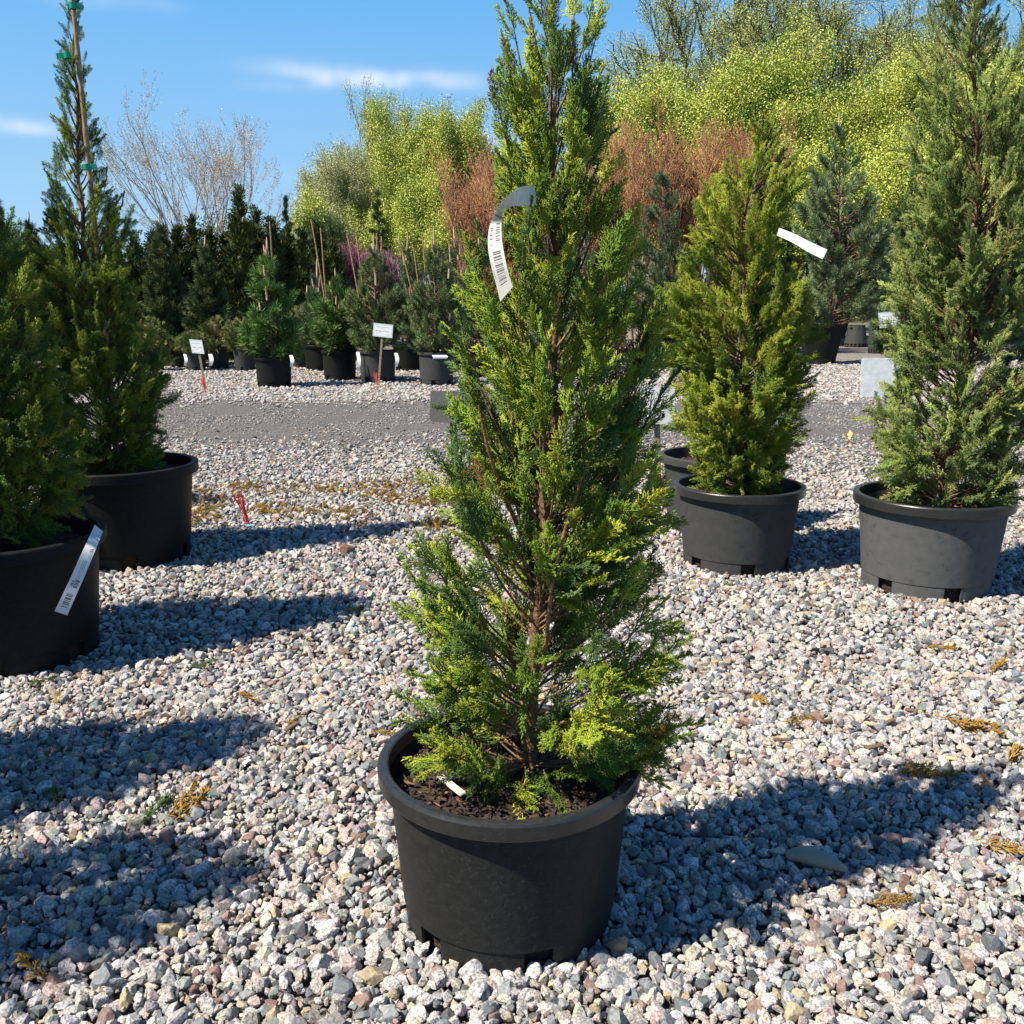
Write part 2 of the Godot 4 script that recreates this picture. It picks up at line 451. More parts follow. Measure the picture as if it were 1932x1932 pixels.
func pine_tuft(sd: int, ln: float, count: int, wide: float) -> ArrayMesh:
	var r := RandomNumberGenerator.new(); r.seed = sd
	var b := MB.new()
	b.tube(PackedVector3Array([Vector3(0, -0.05, 0), Vector3(0, 0.10, 0)]), PackedFloat32Array([0.006, 0.004]), 4, C(0.55, 0.42, 0.30))
	for k in count:
		var t := float(k) / count
		var a := k * 2.39996 + r.randf_range(-0.3, 0.3)
		var ang := lerpf(1.15, 0.25, t * t) * r.randf_range(0.8, 1.15)
		var d := Vector3(cos(a) * sin(ang), cos(ang), sin(a) * sin(ang))
		var p := Vector3(0, 0.10 * t, 0)
		var l := ln * r.randf_range(0.75, 1.1)
		var w := d.cross(rv(r)).normalized() * wide
		var mid := p + d * l * 0.55 + Vector3.DOWN * l * 0.02
		var col := C(0.85, 0.95, 0.85) * r.randf_range(0.8, 1.15)
		b.quad(p, mid - w, p + d * l + Vector3.DOWN * l * 0.08, mid + w, col)
	return b.mesh()
func rv(r: RandomNumberGenerator) -> Vector3:
	var z := r.randf_range(-1, 1); var a := r.randf() * TAU; var q := sqrt(1 - z * z)
	return Vector3(q * cos(a), z, q * sin(a))

func fan_spray(sd: int) -> ArrayMesh:
	# a flat upright fan, as on a hedge cedar, of broad scaly lobes
	var r := RandomNumberGenerator.new(); r.seed = sd
	var b := MB.new()
	for k in 34:
		var t := r.randf()
		var side := r.randf_range(-1, 1)
		var ang := side * 0.8 * (0.5 + 0.5 * t)
		var p := Vector3(sin(ang) * t * 0.10, t * 0.12, r.randf_range(-0.02, 0.02))
		var d := Vector3(sin(ang * 1.3), cos(ang), r.randf_range(-0.35, 0.35)).normalized()
		var l := r.randf_range(0.03, 0.055)
		var w := d.cross(Vector3(r.randf_range(-0.5, 0.5), r.randf_range(-0.4, 0.4), 1)).normalized() * l * 0.16
		b.quad(p, p + d * l * 0.6 - w, p + d * l, p + d * l * 0.6 + w, C(0.85, 0.9, 0.8) * r.randf_range(0.7, 1.25))
	return b.mesh()

func leaf_cluster(sd: int, count: int, spread: float, size: float) -> ArrayMesh:
	var r := RandomNumberGenerator.new(); r.seed = sd
	var b := MB.new()
	for k in count:
		var p := rv(r) * spread * pow(r.randf(), 0.45)
		var d := (rv(r) + Vector3(0, -0.3, 0)).normalized()
		var s := size * r.randf_range(0.6, 1.2)
		var w := d.cross(rv(r)).normalized() * s * 0.36
		b.quad(p, p + d * s * 0.5 - w, p + d * s, p + d * s * 0.5 + w, C(1, 1, 1) * r.randf_range(0.75, 1.2))
	return b.mesh()

func twig_cluster(sd: int, count: int, ln: float, w0: float) -> ArrayMesh:
	# a spray of thin upright twigs with buds
	var r := RandomNumberGenerator.new(); r.seed = sd
	var b := MB.new()
	for k in count:
		var p := Vector3(r.randf_range(-0.08, 0.08), r.randf_range(-0.1, 0.1), r.randf_range(-0.08, 0.08))
		var d := (Vector3.UP + rv(r) * 0.55).normalized()
		var l := ln * r.randf_range(0.5, 1.1)
		b.spindle(p, d, l, w0, C(0.8, 0.7, 0.6), C(1, 0.9, 0.8))
		for q in 4:
			var pp := p + d * l * r.randf_range(0.25, 1.0)
			b.spindle(pp, (d + rv(r) * 0.9).normalized(), r.randf_range(0.03, 0.06), w0 * 1.6, C(1, 1, 1), C(1.15, 1.1, 1.0))
	return b.mesh()

func small_meshes():
	S.stones = []
	for k in 12: S.stones.append(stone_mesh(100 + k, 0.5 + 0.04 * k))
	S.plume = []
	for k in 8: S.plume.append(plume(700 + k, k > 3))
	S.cord = []; S.feather = []; S.fan = []; S.tuft = []; S.tuft_long = []
	for k in 5:
		S.cord.append(juniper_spray(200 + k, false))
		S.feather.append(juniper_spray(300 + k, true))
	for k in 3:
		S.fan.append(fan_spray(400 + k))
		S.tuft.append(pine_tuft(500 + k, 0.080, 64, 0.0028))
		S.tuft_long.append(pine_tuft(510 + k, 0.13, 70, 0.0034))
	S.leaf = []; S.bud = []; S.twig = []
	for k in 3:
		S.leaf.append(leaf_cluster(600 + k, 34, 0.30, 0.055))
		S.bud.append(leaf_cluster(620 + k, 6, 0.22, 0.07))
		S.twig.append(twig_cluster(640 + k, 5, 0.45, 0.0035))

# ------------------------------------------------------------------ plants
func lookup(tab: Array, h: float) -> Array:
	if h <= tab[0][0]: return tab[0]
	for k in tab.size() - 1:
		if h <= tab[k + 1][0]:
			var t: float = (h - tab[k][0]) / maxf(tab[k + 1][0] - tab[k][0], 1e-5)
			return [h, lerpf(tab[k][1], tab[k + 1][1], t), lerpf(tab[k][2], tab[k + 1][2], t)]
	return tab[tab.size() - 1]
func outline(fwd: float, base: Vector3, rows: Array) -> Array:
	# rows [y, left x, right x] of a crown, in pixels, turned into [height, left, right] metres about its base
	var out := []
	for r in rows:
		var a := at_depth(r[1], r[0], fwd); var b := at_depth(r[2], r[0], fwd)
		out.append([a.y - base.y, a.x - base.x, b.x - base.x])
	out.sort_custom(func(p, q): return p[0] < q[0])
	return out
func cone(height: float, low: float, radius: float, tip := 0.03, belly := 0.3) -> Array:
	var out := []
	for k in 9:
		var t := k / 8.0
		var r := radius * (1.0 - absf(t - belly) / maxf(belly, 1 - belly)) if t > belly else radius * lerpf(0.75, 1.0, t / belly)
		r = maxf(r, tip)
		out.append([low + (height - low) * t, -r, r])
	return out

func conifer(o: Node3D, tab: Array, opt: Dictionary):
	# trunk, ascending boughs that end on the crown's outline, sprays along each bough
	var sd: int = opt.seed
	rng.seed = sd
	var lo: float = tab[0][0]; var hi: float = tab[tab.size() - 1][0]
	var wob := noise(FastNoiseLite.TYPE_SIMPLEX, 1.0, sd, 2)
	var foot: float = opt.get("foot", 0.0)
	var top := lookup(tab, hi)
	var topx: float = (top[1] + top[2]) * 0.5
	var trunk_at := func(h: float) -> Vector3:
		var t := clampf((h - foot) / (hi - foot), 0, 1)
		var m := lookup(tab, maxf(h, lo))
		var lean: float = lerpf(0.0, (m[1] + m[2]) * 0.5, opt.get("lean", 0.5) * smoothstep(0.0, 0.4, t))
		return Vector3(lean, h, 0.012 * sin(h * 5.0 + sd))
	var tr: float = opt.get("trunk", 0.016)
	var pts := PackedVector3Array(); var rad := PackedFloat32Array()
	for k in 15:
		var t := k / 14.0
		pts.append(trunk_at.call(lerpf(foot, hi - 0.02, t))); rad.append(tr * (1.0 - 0.88 * t))
	var bark: Color = opt.get("bark", C(0.20, 0.135, 0.085))
	var tb := MB.new(); tb.tube(pts, rad, 8, bark)
	part("trunk", tb.mesh(), M.bark, o)
	var bb := MB.new()
	var kinds: Array = opt.meshes
	var xf := []; var cols := []
	for k in kinds: xf.append([]); cols.append([])
	var nb: int = opt.boughs
	var made := 0
	var rmax := 0.0
	for r in tab: rmax = maxf(rmax, r[2] - r[1])
	var size: float = opt.get("size", 1.0)
	var dens: float = opt.get("density", 60.0)
	var guard := 0
	while made < nb and guard < nb * 20:
		guard += 1
		var h := lerpf(lo, hi, rng.randf())
		var row := lookup(tab, h)
		var wide: float = row[2] - row[1]
		if rng.randf() > (wide / rmax) * (1.0 - opt.get("even", 0.15)) + opt.get("even", 0.15): continue
		made += 1
		var phi := made * 2.39996 + rf(-0.3, 0.3)
		var dent: float = 0.86 + opt.get("dents", 0.34) * wob.get_noise_3d(cos(phi) * 1.1, h / rmax * opt.get("lumps", 2.2), sin(phi) * 1.1)
		var reach := clampf(dent * rf(0.82, 1.04), 0.35, 1.12)
		if rng.randf() < opt.get("stray", 0.04): reach *= 1.14
		var cx: float = (row[1] + row[2]) * 0.5
		var rel := (h - lo) / (hi - lo)
		var R := maxf(wide * 0.5 * reach - opt.get("inset", 0.03) * size * (1.0 - opt.get("inset_fade", 0.0) * rel), wide * 0.1)
		var tipp := Vector3(cx + R * cos(phi), h, R * sin(phi) * opt.get("deep", 0.9))
		var rise := R * lerpf(opt.get("rise_low", 0.6), opt.get("rise_high", 2.0), rel) + 0.01
		var org: Vector3 = trunk_at.call(clampf(h - rise, foot + 0.03, hi - 0.03))
		var side := Vector3(cos(phi), 0, sin(phi))
		var ctrl := org.lerp(tipp, 0.5) + side * R * 0.18 - Vector3.UP * rise * 0.12
		var bp := PackedVector3Array(); var br := PackedFloat32Array()
		for k in 6:
			var t := k / 5.0
			bp.append(org.lerp(ctrl, t).lerp(ctrl.lerp(tipp, t), t)); br.append(lerpf(opt.get("bough", 0.004), 0.001, t))
		bb.tube(bp, br, 4, bark * 1.25, null, false)
		var length := org.distance_to(ctrl) + ctrl.distance_to(tipp)
		var m := maxi(3, roundi(length * dens))
		var tone: Color = opt.colors[rng.randi() % opt.colors.size()]
		for j in m:
			var t := 1.0 if j == 0 else lerpf(opt.get("from", 0.3), 1.0, pow(rng.randf(), 0.8))
			var p := org.lerp(ctrl, t).lerp(ctrl.lerp(tipp, t), t)
			var tan := (ctrl - org).lerp(tipp - ctrl, t).normalized()
			var loose: float = opt.get("loose", 0.6) * (1.0 - 0.45 * rel)
			var d: Vector3 = tan if j == 0 else (tan * 0.8 + side * rf(0.0, opt.get("out", 0.5)) + rvec() * loose + Vector3.UP * opt.get("up", 0.0) + Vector3.DOWN * opt.get("droop", 0.0) * (1 - rel)).normalized()
			if j > 0: p += rvec() * opt.get("scat", 0.016) * size
			var k: int
			if opt.has("low_kinds") and rng.randf() > rel * 1.5 + 0.0: k = opt.low_kinds[rng.randi() % opt.low_kinds.size()]
			else: k = opt.get("high_kinds", range(kinds.size()))[rng.randi() % opt.get("high_kinds", range(kinds.size())).size()]
			var s: float = size * rf(0.7, 1.2) * (1.0 - opt.get("taper", 0.25) * rel)
			p -= d * 0.02 * s
			xf[k].append(Transform3D(towards(d, rf(0, TAU)).scaled(Vector3.ONE * s), p))
			var c2: Color = tone
			if rng.randf() < opt.get("mix", 0.35): c2 = opt.colors[rng.randi() % opt.colors.size()]
			if opt.has("burnt") and j == 0 and rng.randf() < opt.burnt * (0.3 + 2.2 * rel * rel): c2 = opt.get("burnt_color", C(0.20, 0.12, 0.07))
			cols[k].append(vary(c2, 0.22))
	var bo := part("branches", bb.mesh(), M.bark, o)
	bo.set_meta("kind", "stuff")
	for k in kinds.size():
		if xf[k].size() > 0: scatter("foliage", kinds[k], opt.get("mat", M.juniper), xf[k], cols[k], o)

func grow(b: Array, tips: Array, p: Vector3, d: Vector3, ln: float, r: float, depth: int, opt: Dictionary):
	var pts := PackedVector3Array([p]); var rad := PackedFloat32Array([r])
	var q := p; var dd := d
	for k in 4:
		dd = (dd + rvec() * opt.get("crook", 0.18) + Vector3.UP * opt.get("up", 0.08)).normalized()
		q += dd * ln / 4.0
		pts.append(q); rad.append(maxf(lerpf(r, r * 0.62, (k + 1) / 4.0), opt.get("thin", 0.006)))
	(b[0 if depth >= opt.depth - 1 else 1] as MB).tube(pts, rad, 5 if depth > 2 else 3, opt.bark, null, false)
	if depth <= opt.get("leaf_depth", 1):
		for k in range(1, 5): tips.append(pts[k])
	if depth == 0: return
	var n: int = opt.get("forks", 3)
	for k in n:
		var at := q if k == 0 else pts[rng.randi_range(2, 4)]
		var axis := rvec().cross(dd).normalized()
		var ang: float = rf(opt.get("ang_lo", 0.25), opt.get("ang_hi", 0.75)) * (0.45 if k == 0 else 1.0)
		grow(b, tips, at, dd.rotated(axis, ang), ln * rf(0.62, 0.86), r * (0.72 if k == 0 else rf(0.45, 0.62)), depth - 1, opt)

func broadleaf(o: Node3D, opt: Dictionary):
	rng.seed = opt.seed
	var b := [MB.new(), MB.new()]
	var tips := []
	var stems: int = opt.get("stems", 1)
	for k in stems:
		var a := TAU * k / stems + rf(-0.4, 0.4)
		var lean: float = opt.get("lean", 0.1) * (1.0 if stems > 1 else 0.3) * rf(0.3, 1.2)
		grow(b, tips, Vector3(cos(a), 0, sin(a)) * 0.12 * (stems - 1) * opt.get("foot_spread", 0.5), Vector3(cos(a) * lean, 1, sin(a) * lean).normalized(), opt.length, opt.radius, opt.depth, opt)
	part("trunk", b[0].mesh(), M.bark_far, o)
	if b[1].v.size() > 0:
		var bo := part("branches", b[1].mesh(), M.bark_far, o)
		bo.set_meta("kind", "stuff")
	var kinds: Array = opt.meshes
	var xf := []; var cols := []
	for k in kinds: xf.append([]); cols.append([])
	for t in tips:
		if t.y < opt.get("clear", 0.0) or rng.randf() > opt.get("chance", 1.0): continue
		for j in opt.get("per_tip", 2):
			var k := rng.randi() % kinds.size()
			var s: float = opt.get("size", 1.0) * rf(0.7, 1.3)
			var dirb := towards(Vector3.UP + rvec() * opt.get("tumble", 1.0), rf(0, TAU))
			xf[k].append(Transform3D(dirb.scaled(Vector3.ONE * s), t + rvec() * opt.get("fuzz", 0.2) * rng.randf()))
			cols[k].append(vary(opt.colors[rng.randi() % opt.colors.size()], 0.2))
	for k in kinds.size():
		if xf[k].size() > 0: scatter("foliage", kinds[k], opt.get("mat", M.leaf), xf[k], cols[k], o)

# ------------------------------------------------------------------ pots, tags, signs
var pots := []
func pot(label: String, group: String, rim: Vector3, R: float, h: float, m: Material, turn: float, opt := {}) -> Node3D:
	var at := Vector3(rim.x, opt.get("y", 0.006), rim.z)
	var o := thing("nursery_pot", label, "plant pot", at, group)
	var lip: float = opt.get("lip", 0.031) * R / 0.228
	var rt: float = R * opt.get("neck", 0.915); var rb: float = R * opt.get("foot", 0.81)
	pots.append([at, rb])
	var nh := 0.155 * h
	var seg := 96
	var cut := {}
	var nn: int = opt.get("notches", 6)
	for k in nn:
		var a := fposmod(PI / 2 - turn - TAU * k / nn, TAU)
		var mid := a / TAU * seg
		var half: float = opt.get("notch_width", 4.4) / 2
		for i in seg:
			var dd := absf(fposmod(i + 0.5 - mid + seg / 2.0, seg) - seg / 2.0)
			if dd < half: cut[i] = true
	var b := MB.new()
	b.lathe([Vector2(rb - 0.004, 0.0), Vector2(rb, 0.004), Vector2(rb + 0.002, nh), Vector2(rb + 0.0045, nh + 0.002), Vector2(rt, h - lip)], seg, Color.WHITE, {0: cut, 1: cut})
	var th := 0.0045
	b.lathe([Vector2(rt - th, h - lip + 0.004), Vector2(rb - th + 0.002, nh + 0.001), Vector2(rb - th, 0.002)], seg, Color.WHITE, {1: cut})
	# the edges of the drain openings
	for i in seg:
		if not cut.has(i): continue
		var a0 := TAU * i / seg; var a1 := TAU * (i + 1) / seg
		var d0 := Vector3(cos(a0), 0, sin(a0)); var d1 := Vector3(cos(a1), 0, sin(a1))
		var up := Vector3.UP * nh
		b.quad(d0 * (rb + 0.002) + up, d1 * (rb + 0.002) + up, d1 * (rb - th) + up, d0 * (rb - th) + up, Color.WHITE)
		for e in [[d0, posmod(i - 1, seg)], [d1, (i + 1) % seg]]:
			if not cut.has(e[1]):
				var d: Vector3 = e[0]
				b.quad(d * rb, d * (rb + 0.002) + up, d * (rb - th) + up, d * (rb - th), Color.WHITE)
	part("wall", b.mesh(), m, o)
	var rb2 := MB.new()
	var g: float = opt.get("top", 0.016) * R / 0.228
	rb2.lathe([Vector2(rt - 0.001, h - lip), Vector2(R - 0.003, h - lip), Vector2(R - 0.001, h - lip + 0.003), Vector2(R, h - 0.005), Vector2(R - 0.002, h - 0.0015), Vector2(R - 0.006, h), Vector2(R - g, h), Vector2(R - g - 0.003, h - 0.002), Vector2(R - g - 0.006, h - lip)], seg, Color.WHITE)
	part("rim", rb2.mesh(), opt.get("rim_mat", m), o)
	# root ball and soil
	rng.seed = int(absf(rim.x * 977 + rim.z * 131)) + 5
	var sy: float = h - opt.get("soil_drop", 0.055)
	var rs := lerpf(rb, rt, sy / h) - th - 0.003
	var sb := MB.new()
	var nz := noise(FastNoiseLite.TYPE_SIMPLEX, 14.0, 4, 2)
	sb.lathe([Vector2(rb - 0.02, 0.001), Vector2(rb - 0.016, nh), Vector2(rs - 0.002, sy - 0.01)], 40, Color.WHITE)
	var rings := 7
	for k in rings:
		for i in 40:
			var q := []
			for e in [[k, i], [k, i + 1], [k + 1, i + 1], [k + 1, i]]:
				var rr: float = rs * e[0] / rings; var a: float = TAU * (e[1] % 40) / 40
				var p := Vector3(rr * cos(a), 0, rr * sin(a))
				p.y = sy + 0.012 * nz.get_noise_2d(p.x, p.z) + 0.02 * (1.0 - float(e[0]) / rings)
				q.append(p)
			sb.quad(q[0], q[1], q[2], q[3], Color.WHITE)
	part("soil", sb.mesh(), M.soil, o)
	var nchip: int = opt.get("chips", 90)
	if nchip > 0:
		var xf := []; var cols := []
		for k in nchip:
			var a := rf(0, TAU); var rr := rs * sqrt(rng.randf()) * 0.97
			var p := Vector3(rr * cos(a), sy + 0.008 + 0.016 * (1 - rr / rs) + rf(0, 0.004), rr * sin(a))
			var ln := rf(0.3, 1.0)
			xf.append(Transform3D(Basis(rvec(), rf(0, 0.6)) * Basis(Vector3.UP, rf(0, TAU)) * Basis.from_scale(Vector3(0.030 * ln, 0.006, 0.010 * rf(0.4, 1.2))), p))
			cols.append(vary([C(0.045, 0.027, 0.016), C(0.02, 0.014, 0.010), C(0.07, 0.036, 0.02), C(0.03, 0.02, 0.014), C(0.025, 0.018, 0.013), C(0.05, 0.03, 0.02), C(0.02, 0.015, 0.01), C(0.16, 0.085, 0.04)][rng.randi() % 8], 0.25))
		scatter("bark_mulch", S.stones[1], M.chip, xf, cols, o)
	return o

func ribbon(A: Array, B: Array) -> ArrayMesh:
	# a paper strip between two edges, finely divided along its length so that it bends smoothly; two skins 0.4 mm apart
	var b := MB.new()
	var ca := Curve3D.new(); var cb := Curve3D.new()
	for k in A.size():
		for e in [[ca, A], [cb, B]]:
			var pv: Vector3 = e[1][maxi(k - 1, 0)]; var nx: Vector3 = e[1][mini(k + 1, A.size() - 1)]
			e[0].add_point(e[1][k], (pv - nx) / 6.0, (nx - pv) / 6.0)
	var m := 28
	var rows := []
	for k in m + 1:
		var t := float(k) / m * (A.size() - 1)
		var i := mini(int(t), A.size() - 2)
		rows.append([ca.sample(i, t - i), cb.sample(i, t - i)])
	for sgn in [1.0, -1.0]:
		var k0 := b.v.size()
		for k in m + 1:
			var al: Vector3 = rows[mini(k + 1, m)][0] - rows[maxi(k - 1, 0)][0]
			var nn: Vector3 = al.cross(rows[k][1] - rows[k][0]).normalized() * sgn
			b.vert(rows[k][0] + nn * 0.0002, nn, Color.WHITE, Vector2(0.02, float(k) / m))
			b.vert(rows[k][1] + nn * 0.0002, nn, Color.WHITE, Vector2(0.98, float(k) / m))
		for k in m:
			var a := k0 + k * 2
			for q in ([a, a + 1, a + 3, a, a + 3, a + 2] if sgn > 0 else [a, a + 3, a + 1, a, a + 2, a + 3]): b.ix.append(q)
	return b.mesh()
func tag_image(sd: int, letter: bool, ink: float, blocks: Array) -> ImageTexture:
	# white stock with printed bar codes and rows of small print too fine to read
	var im := Image.create(96, 640, false, Image.FORMAT_RGB8)
	im.fill(C(0.93, 0.93, 0.92))
	var r := RandomNumberGenerator.new(); r.seed = sd
	var k := C(ink, ink, ink * 1.1)
	for bl in blocks:
		if bl[0] == "bars":
			var y: int = bl[3]
			while y < bl[4]:
				var w := r.randi_range(1, 6)
				im.fill_rect(Rect2i(bl[1], y, bl[2] - bl[1], mini(w, bl[4] - y)), k)
				y += w + r.randi_range(2, 6)
		else:
			var x: int = bl[1]
			while x < bl[2]:
				var y: int = bl[3] + r.randi_range(0, 6)
				while y < bl[4]:
					var w := r.randi_range(2, 5)
					im.fill_rect(Rect2i(x, y, 2, w), k); im.fill_rect(Rect2i(x + r.randi_range(2, 4), y + r.randi_range(0, w), 2, r.randi_range(2, 4)), k)
					y += w + r.randi_range(2, 5)
				x += 12
	if letter:                                                 # the large G of the printed heading, set along the strip
		for q in [[60, 196, 20, 4], [60, 196, 4, 18], [76, 196, 4, 18], [68, 210, 10, 4], [68, 204, 4, 8]]: im.fill_rect(Rect2i(q[0], q[1], q[2], q[3]), k)
	return tex(im)
func paper_tag(called: String, label: String, A: Array, B: Array, t: Texture2D):
	var m := mat(C(0.74, 0.74, 0.74), 0.45)
	if t: m.albedo_texture = t
	m.backlight = C(0.55, 0.55, 0.48)
	var o := part(called, ribbon(A, B), m, self)
	tag(o, label, "plant tag", "printed tags on the near plants")

func stick(called: String, a: Vector3, bpt: Vector3, r0: float, r1: float, m: Material, parent: Node, square := false) -> MeshInstance3D:
	var b := MB.new()
	if square:
		var d := (bpt - a)
		var bs := towards(d, 0.0)
		b.box((a + bpt) * 0.5, Vector3(r0 * 2, d.length(), r1 * 2), Color.WHITE, bs, 0.002)
	else:
		var pts := PackedVector3Array(); var rr := PackedFloat32Array()
		for k in 9:
			pts.append(a.lerp(bpt, k / 8.0) + Vector3(sin(k * 2.1), 0, cos(k * 1.7)) * r0 * 0.12)
			rr.append(lerpf(r0, r1, k / 8.0) * (1.14 if k % 2 == 0 else 1.0))
		b.tube(pts, rr, 8, Color.WHITE)
	return part(called, b.mesh(), m, parent)
func plate_sign(label: String, tl: Vector2, br: Vector2, foot: Vector2, m: Material, stake_m: Material, tilt: float, sw: float):
	var base := on_level(foot.x, foot.y, 0.0)
	var fwd := -base.z
	var a := at_depth(tl.x, tl.y, fwd) - base; var c := at_depth(br.x, br.y, fwd) - base
	var o := thing("plate_sign", label, "sign", base, "metal plate signs by the lane")
	var mid := (a + c) * 0.5
	var bs := Basis(Vector3.BACK, tilt) * Basis(Vector3.RIGHT, -0.12)
	var b := MB.new()
	# plate with clipped corners
	var w := absf(c.x - a.x) * 0.5; var h := absf(a.y - c.y) * 0.5; var k := 0.012
	var ring := [Vector2(-w + k, -h), Vector2(-w, -h + k), Vector2(-w, h - k), Vector2(-w + k, h), Vector2(w - k, h), Vector2(w, h - k), Vector2(w, -h + k), Vector2(w - k, -h)]
	for s in [1.0, -1.0]:
		var z: Vector3 = Vector3(0, 0, 0.0015 * s)
		for i in range(1, 7):
			var p0 := bs * (Vector3(ring[0].x, ring[0].y, 0) + z) + mid; var p1 := bs * (Vector3(ring[i].x, ring[i].y, 0) + z) + mid; var p2 := bs * (Vector3(ring[i + 1].x, ring[i + 1].y, 0) + z) + mid
			if s > 0: b.tri(p0, p1, p2, Color.WHITE)
			else: b.tri(p0, p2, p1, Color.WHITE)
	for i in 8:
		var p: Vector2 = ring[i]; var q: Vector2 = ring[(i + 1) % 8]
		b.quad(bs * Vector3(p.x, p.y, -0.0015) + mid, bs * Vector3(q.x, q.y, -0.0015) + mid, bs * Vector3(q.x, q.y, 0.0015) + mid, bs * Vector3(p.x, p.y, 0.0015) + mid, Color.WHITE)
	part("plate", b.mesh(), m, o)
	stick("stake", Vector3(0, -0.05, -0.014), Vector3(mid.x, mid.y + h * 0.7, -0.018), sw, 0.006, stake_m, o, true)
	return o
func price_sign(label: String, corners: Array, foot: Vector2, sd: int):
	var base := on_level(foot.x, foot.y, 0.0)
	var fwd := -base.z
	var P := []
	for q in corners: P.append(at_depth(q.x, q.y, fwd) - base)
	var o := thing("price_sign", label, "sign", base, "white price cards on sticks")
	var b := MB.new()
	var z := Vector3(0, 0, 0.004)
	b.quad(P[3] + z, P[0] + z, P[1] + z, P[2] + z, Color.WHITE)
	b.quad(P[2] - z, P[1] - z, P[0] - z, P[3] - z, Color.WHITE)
	for i in 4: b.quad(P[i] + z, P[i] - z, P[(i + 1) % 4] - z, P[(i + 1) % 4] + z, Color.WHITE)
	var im := Image.create(256, 180, false, Image.FORMAT_RGB8)
	im.fill(C(0.80, 0.86, 0.84)); im.fill_rect(Rect2i(18, 20, 220, 142), C(0.93, 0.94, 0.95))
	var r := RandomNumberGenerator.new(); r.seed = sd
	for row in [[40, 40, 210, 12, 0.35], [66, 100, 150, 8, 0.5], [92, 36, 110, 18, 0.3], [92, 130, 216, 18, 0.3], [122, 30, 140, 7, 0.55], [142, 30, 60, 7, 0.6], [140, 175, 215, 10, 0.4]]:
		var x: int = row[1]
		while x < row[2]:
			var w := r.randi_range(3, 8)
			im.fill_rect(Rect2i(x, row[0] + r.randi_range(0, 2), w, 2), C(row[4], row[4], row[4] + 0.05)); im.fill_rect(Rect2i(x, row[0], 2, row[3] - r.randi_range(0, 4)), C(row[4], row[4], row[4] + 0.05))
			im.fill_rect(Rect2i(x + w - 2, row[0] + row[3] / 2, 2, row[3] / 2), C(row[4], row[4], row[4] + 0.05))
			x += w + r.randi_range(2, 4)
	var m := mat(C(0.92, 0.92, 0.92), 0.4); m.albedo_texture = tex(im)
	part("card", b.mesh(), m, o)
	stick("stake", Vector3(0, -0.04, -0.012), (P[2] + P[3]) * 0.5 + Vector3(0, 0.05, -0.012), 0.013, 0.007, M.wood, o, true)
func whiskers(label: String, foot: Vector2, top: Vector2, m: Material, count: int, sd: int):
	rng.seed = sd
	var base := on_level(foot.x, foot.y, 0.012)
	var tip := at_depth(top.x, top.y, -base.z) - base
	var o := thing("marker_whisker", label, "marker", base, "red bristle markers in the gravel")
	var b := MB.new()
	var h := tip.length()
	b.tube(PackedVector3Array([Vector3(0, -0.03, 0), tip * 0.22]), PackedFloat32Array([0.008, 0.011]), 8, Color.WHITE)
	part("ferrule", b.mesh(), m, o)
	b = MB.new()
	for k in count:
		var off := rvec() * h * 0.17
		off.y *= 0.4
		b.tube(PackedVector3Array([tip * 0.1 + off * 0.08, tip * 0.55 + off * 0.5, tip * rf(0.85, 1.05) + off]), PackedFloat32Array([0.0016, 0.0015, 0.0011]), 4, Color.WHITE)
	part("bristles", b.mesh(), m, o)

# ------------------------------------------------------------------ ground
func sheet(called: String, z0: float, z1: float, x: float, y: float, m: Material, rag: float, sd: int) -> MeshInstance3D:
	var b := MB.new()
	var nz := noise(FastNoiseLite.TYPE_SIMPLEX, 0.7, sd, 4)
	var n := 160
	var row := []
	for k in n + 1:
		var xx := lerpf(-x, x, float(k) / n)
		row.append([Vector3(xx, y, z0 + rag * nz.get_noise_2d(xx, 0)), Vector3(xx, y, z1 + rag * nz.get_noise_2d(xx, 50))])
	for k in n: b.quad(row[k][0], row[k][1], row[k + 1][1], row[k + 1][0], Color.WHITE)
	var o := part(called, b.mesh(), m, self)
	o.set_meta("kind", "structure")
	return o
var granite_cols := [Color(0.547, 0.542, 0.528), Color(0.451, 0.451, 0.451), Color(0.605, 0.595, 0.576), Color(0.509, 0.437, 0.413), Color(0.557, 0.518, 0.442), Color(0.403, 0.384, 0.374), Color(0.499, 0.499, 0.509), Color(0.490, 0.384, 0.360)]
var slate_cols := [Color(0.182, 0.211, 0.230), Color(0.250, 0.278, 0.274), Color(0.106, 0.115, 0.125), Color(0.307, 0.331, 0.336), Color(0.259, 0.168, 0.144), Color(0.480, 0.394, 0.250), Color(0.202, 0.221, 0.250)]
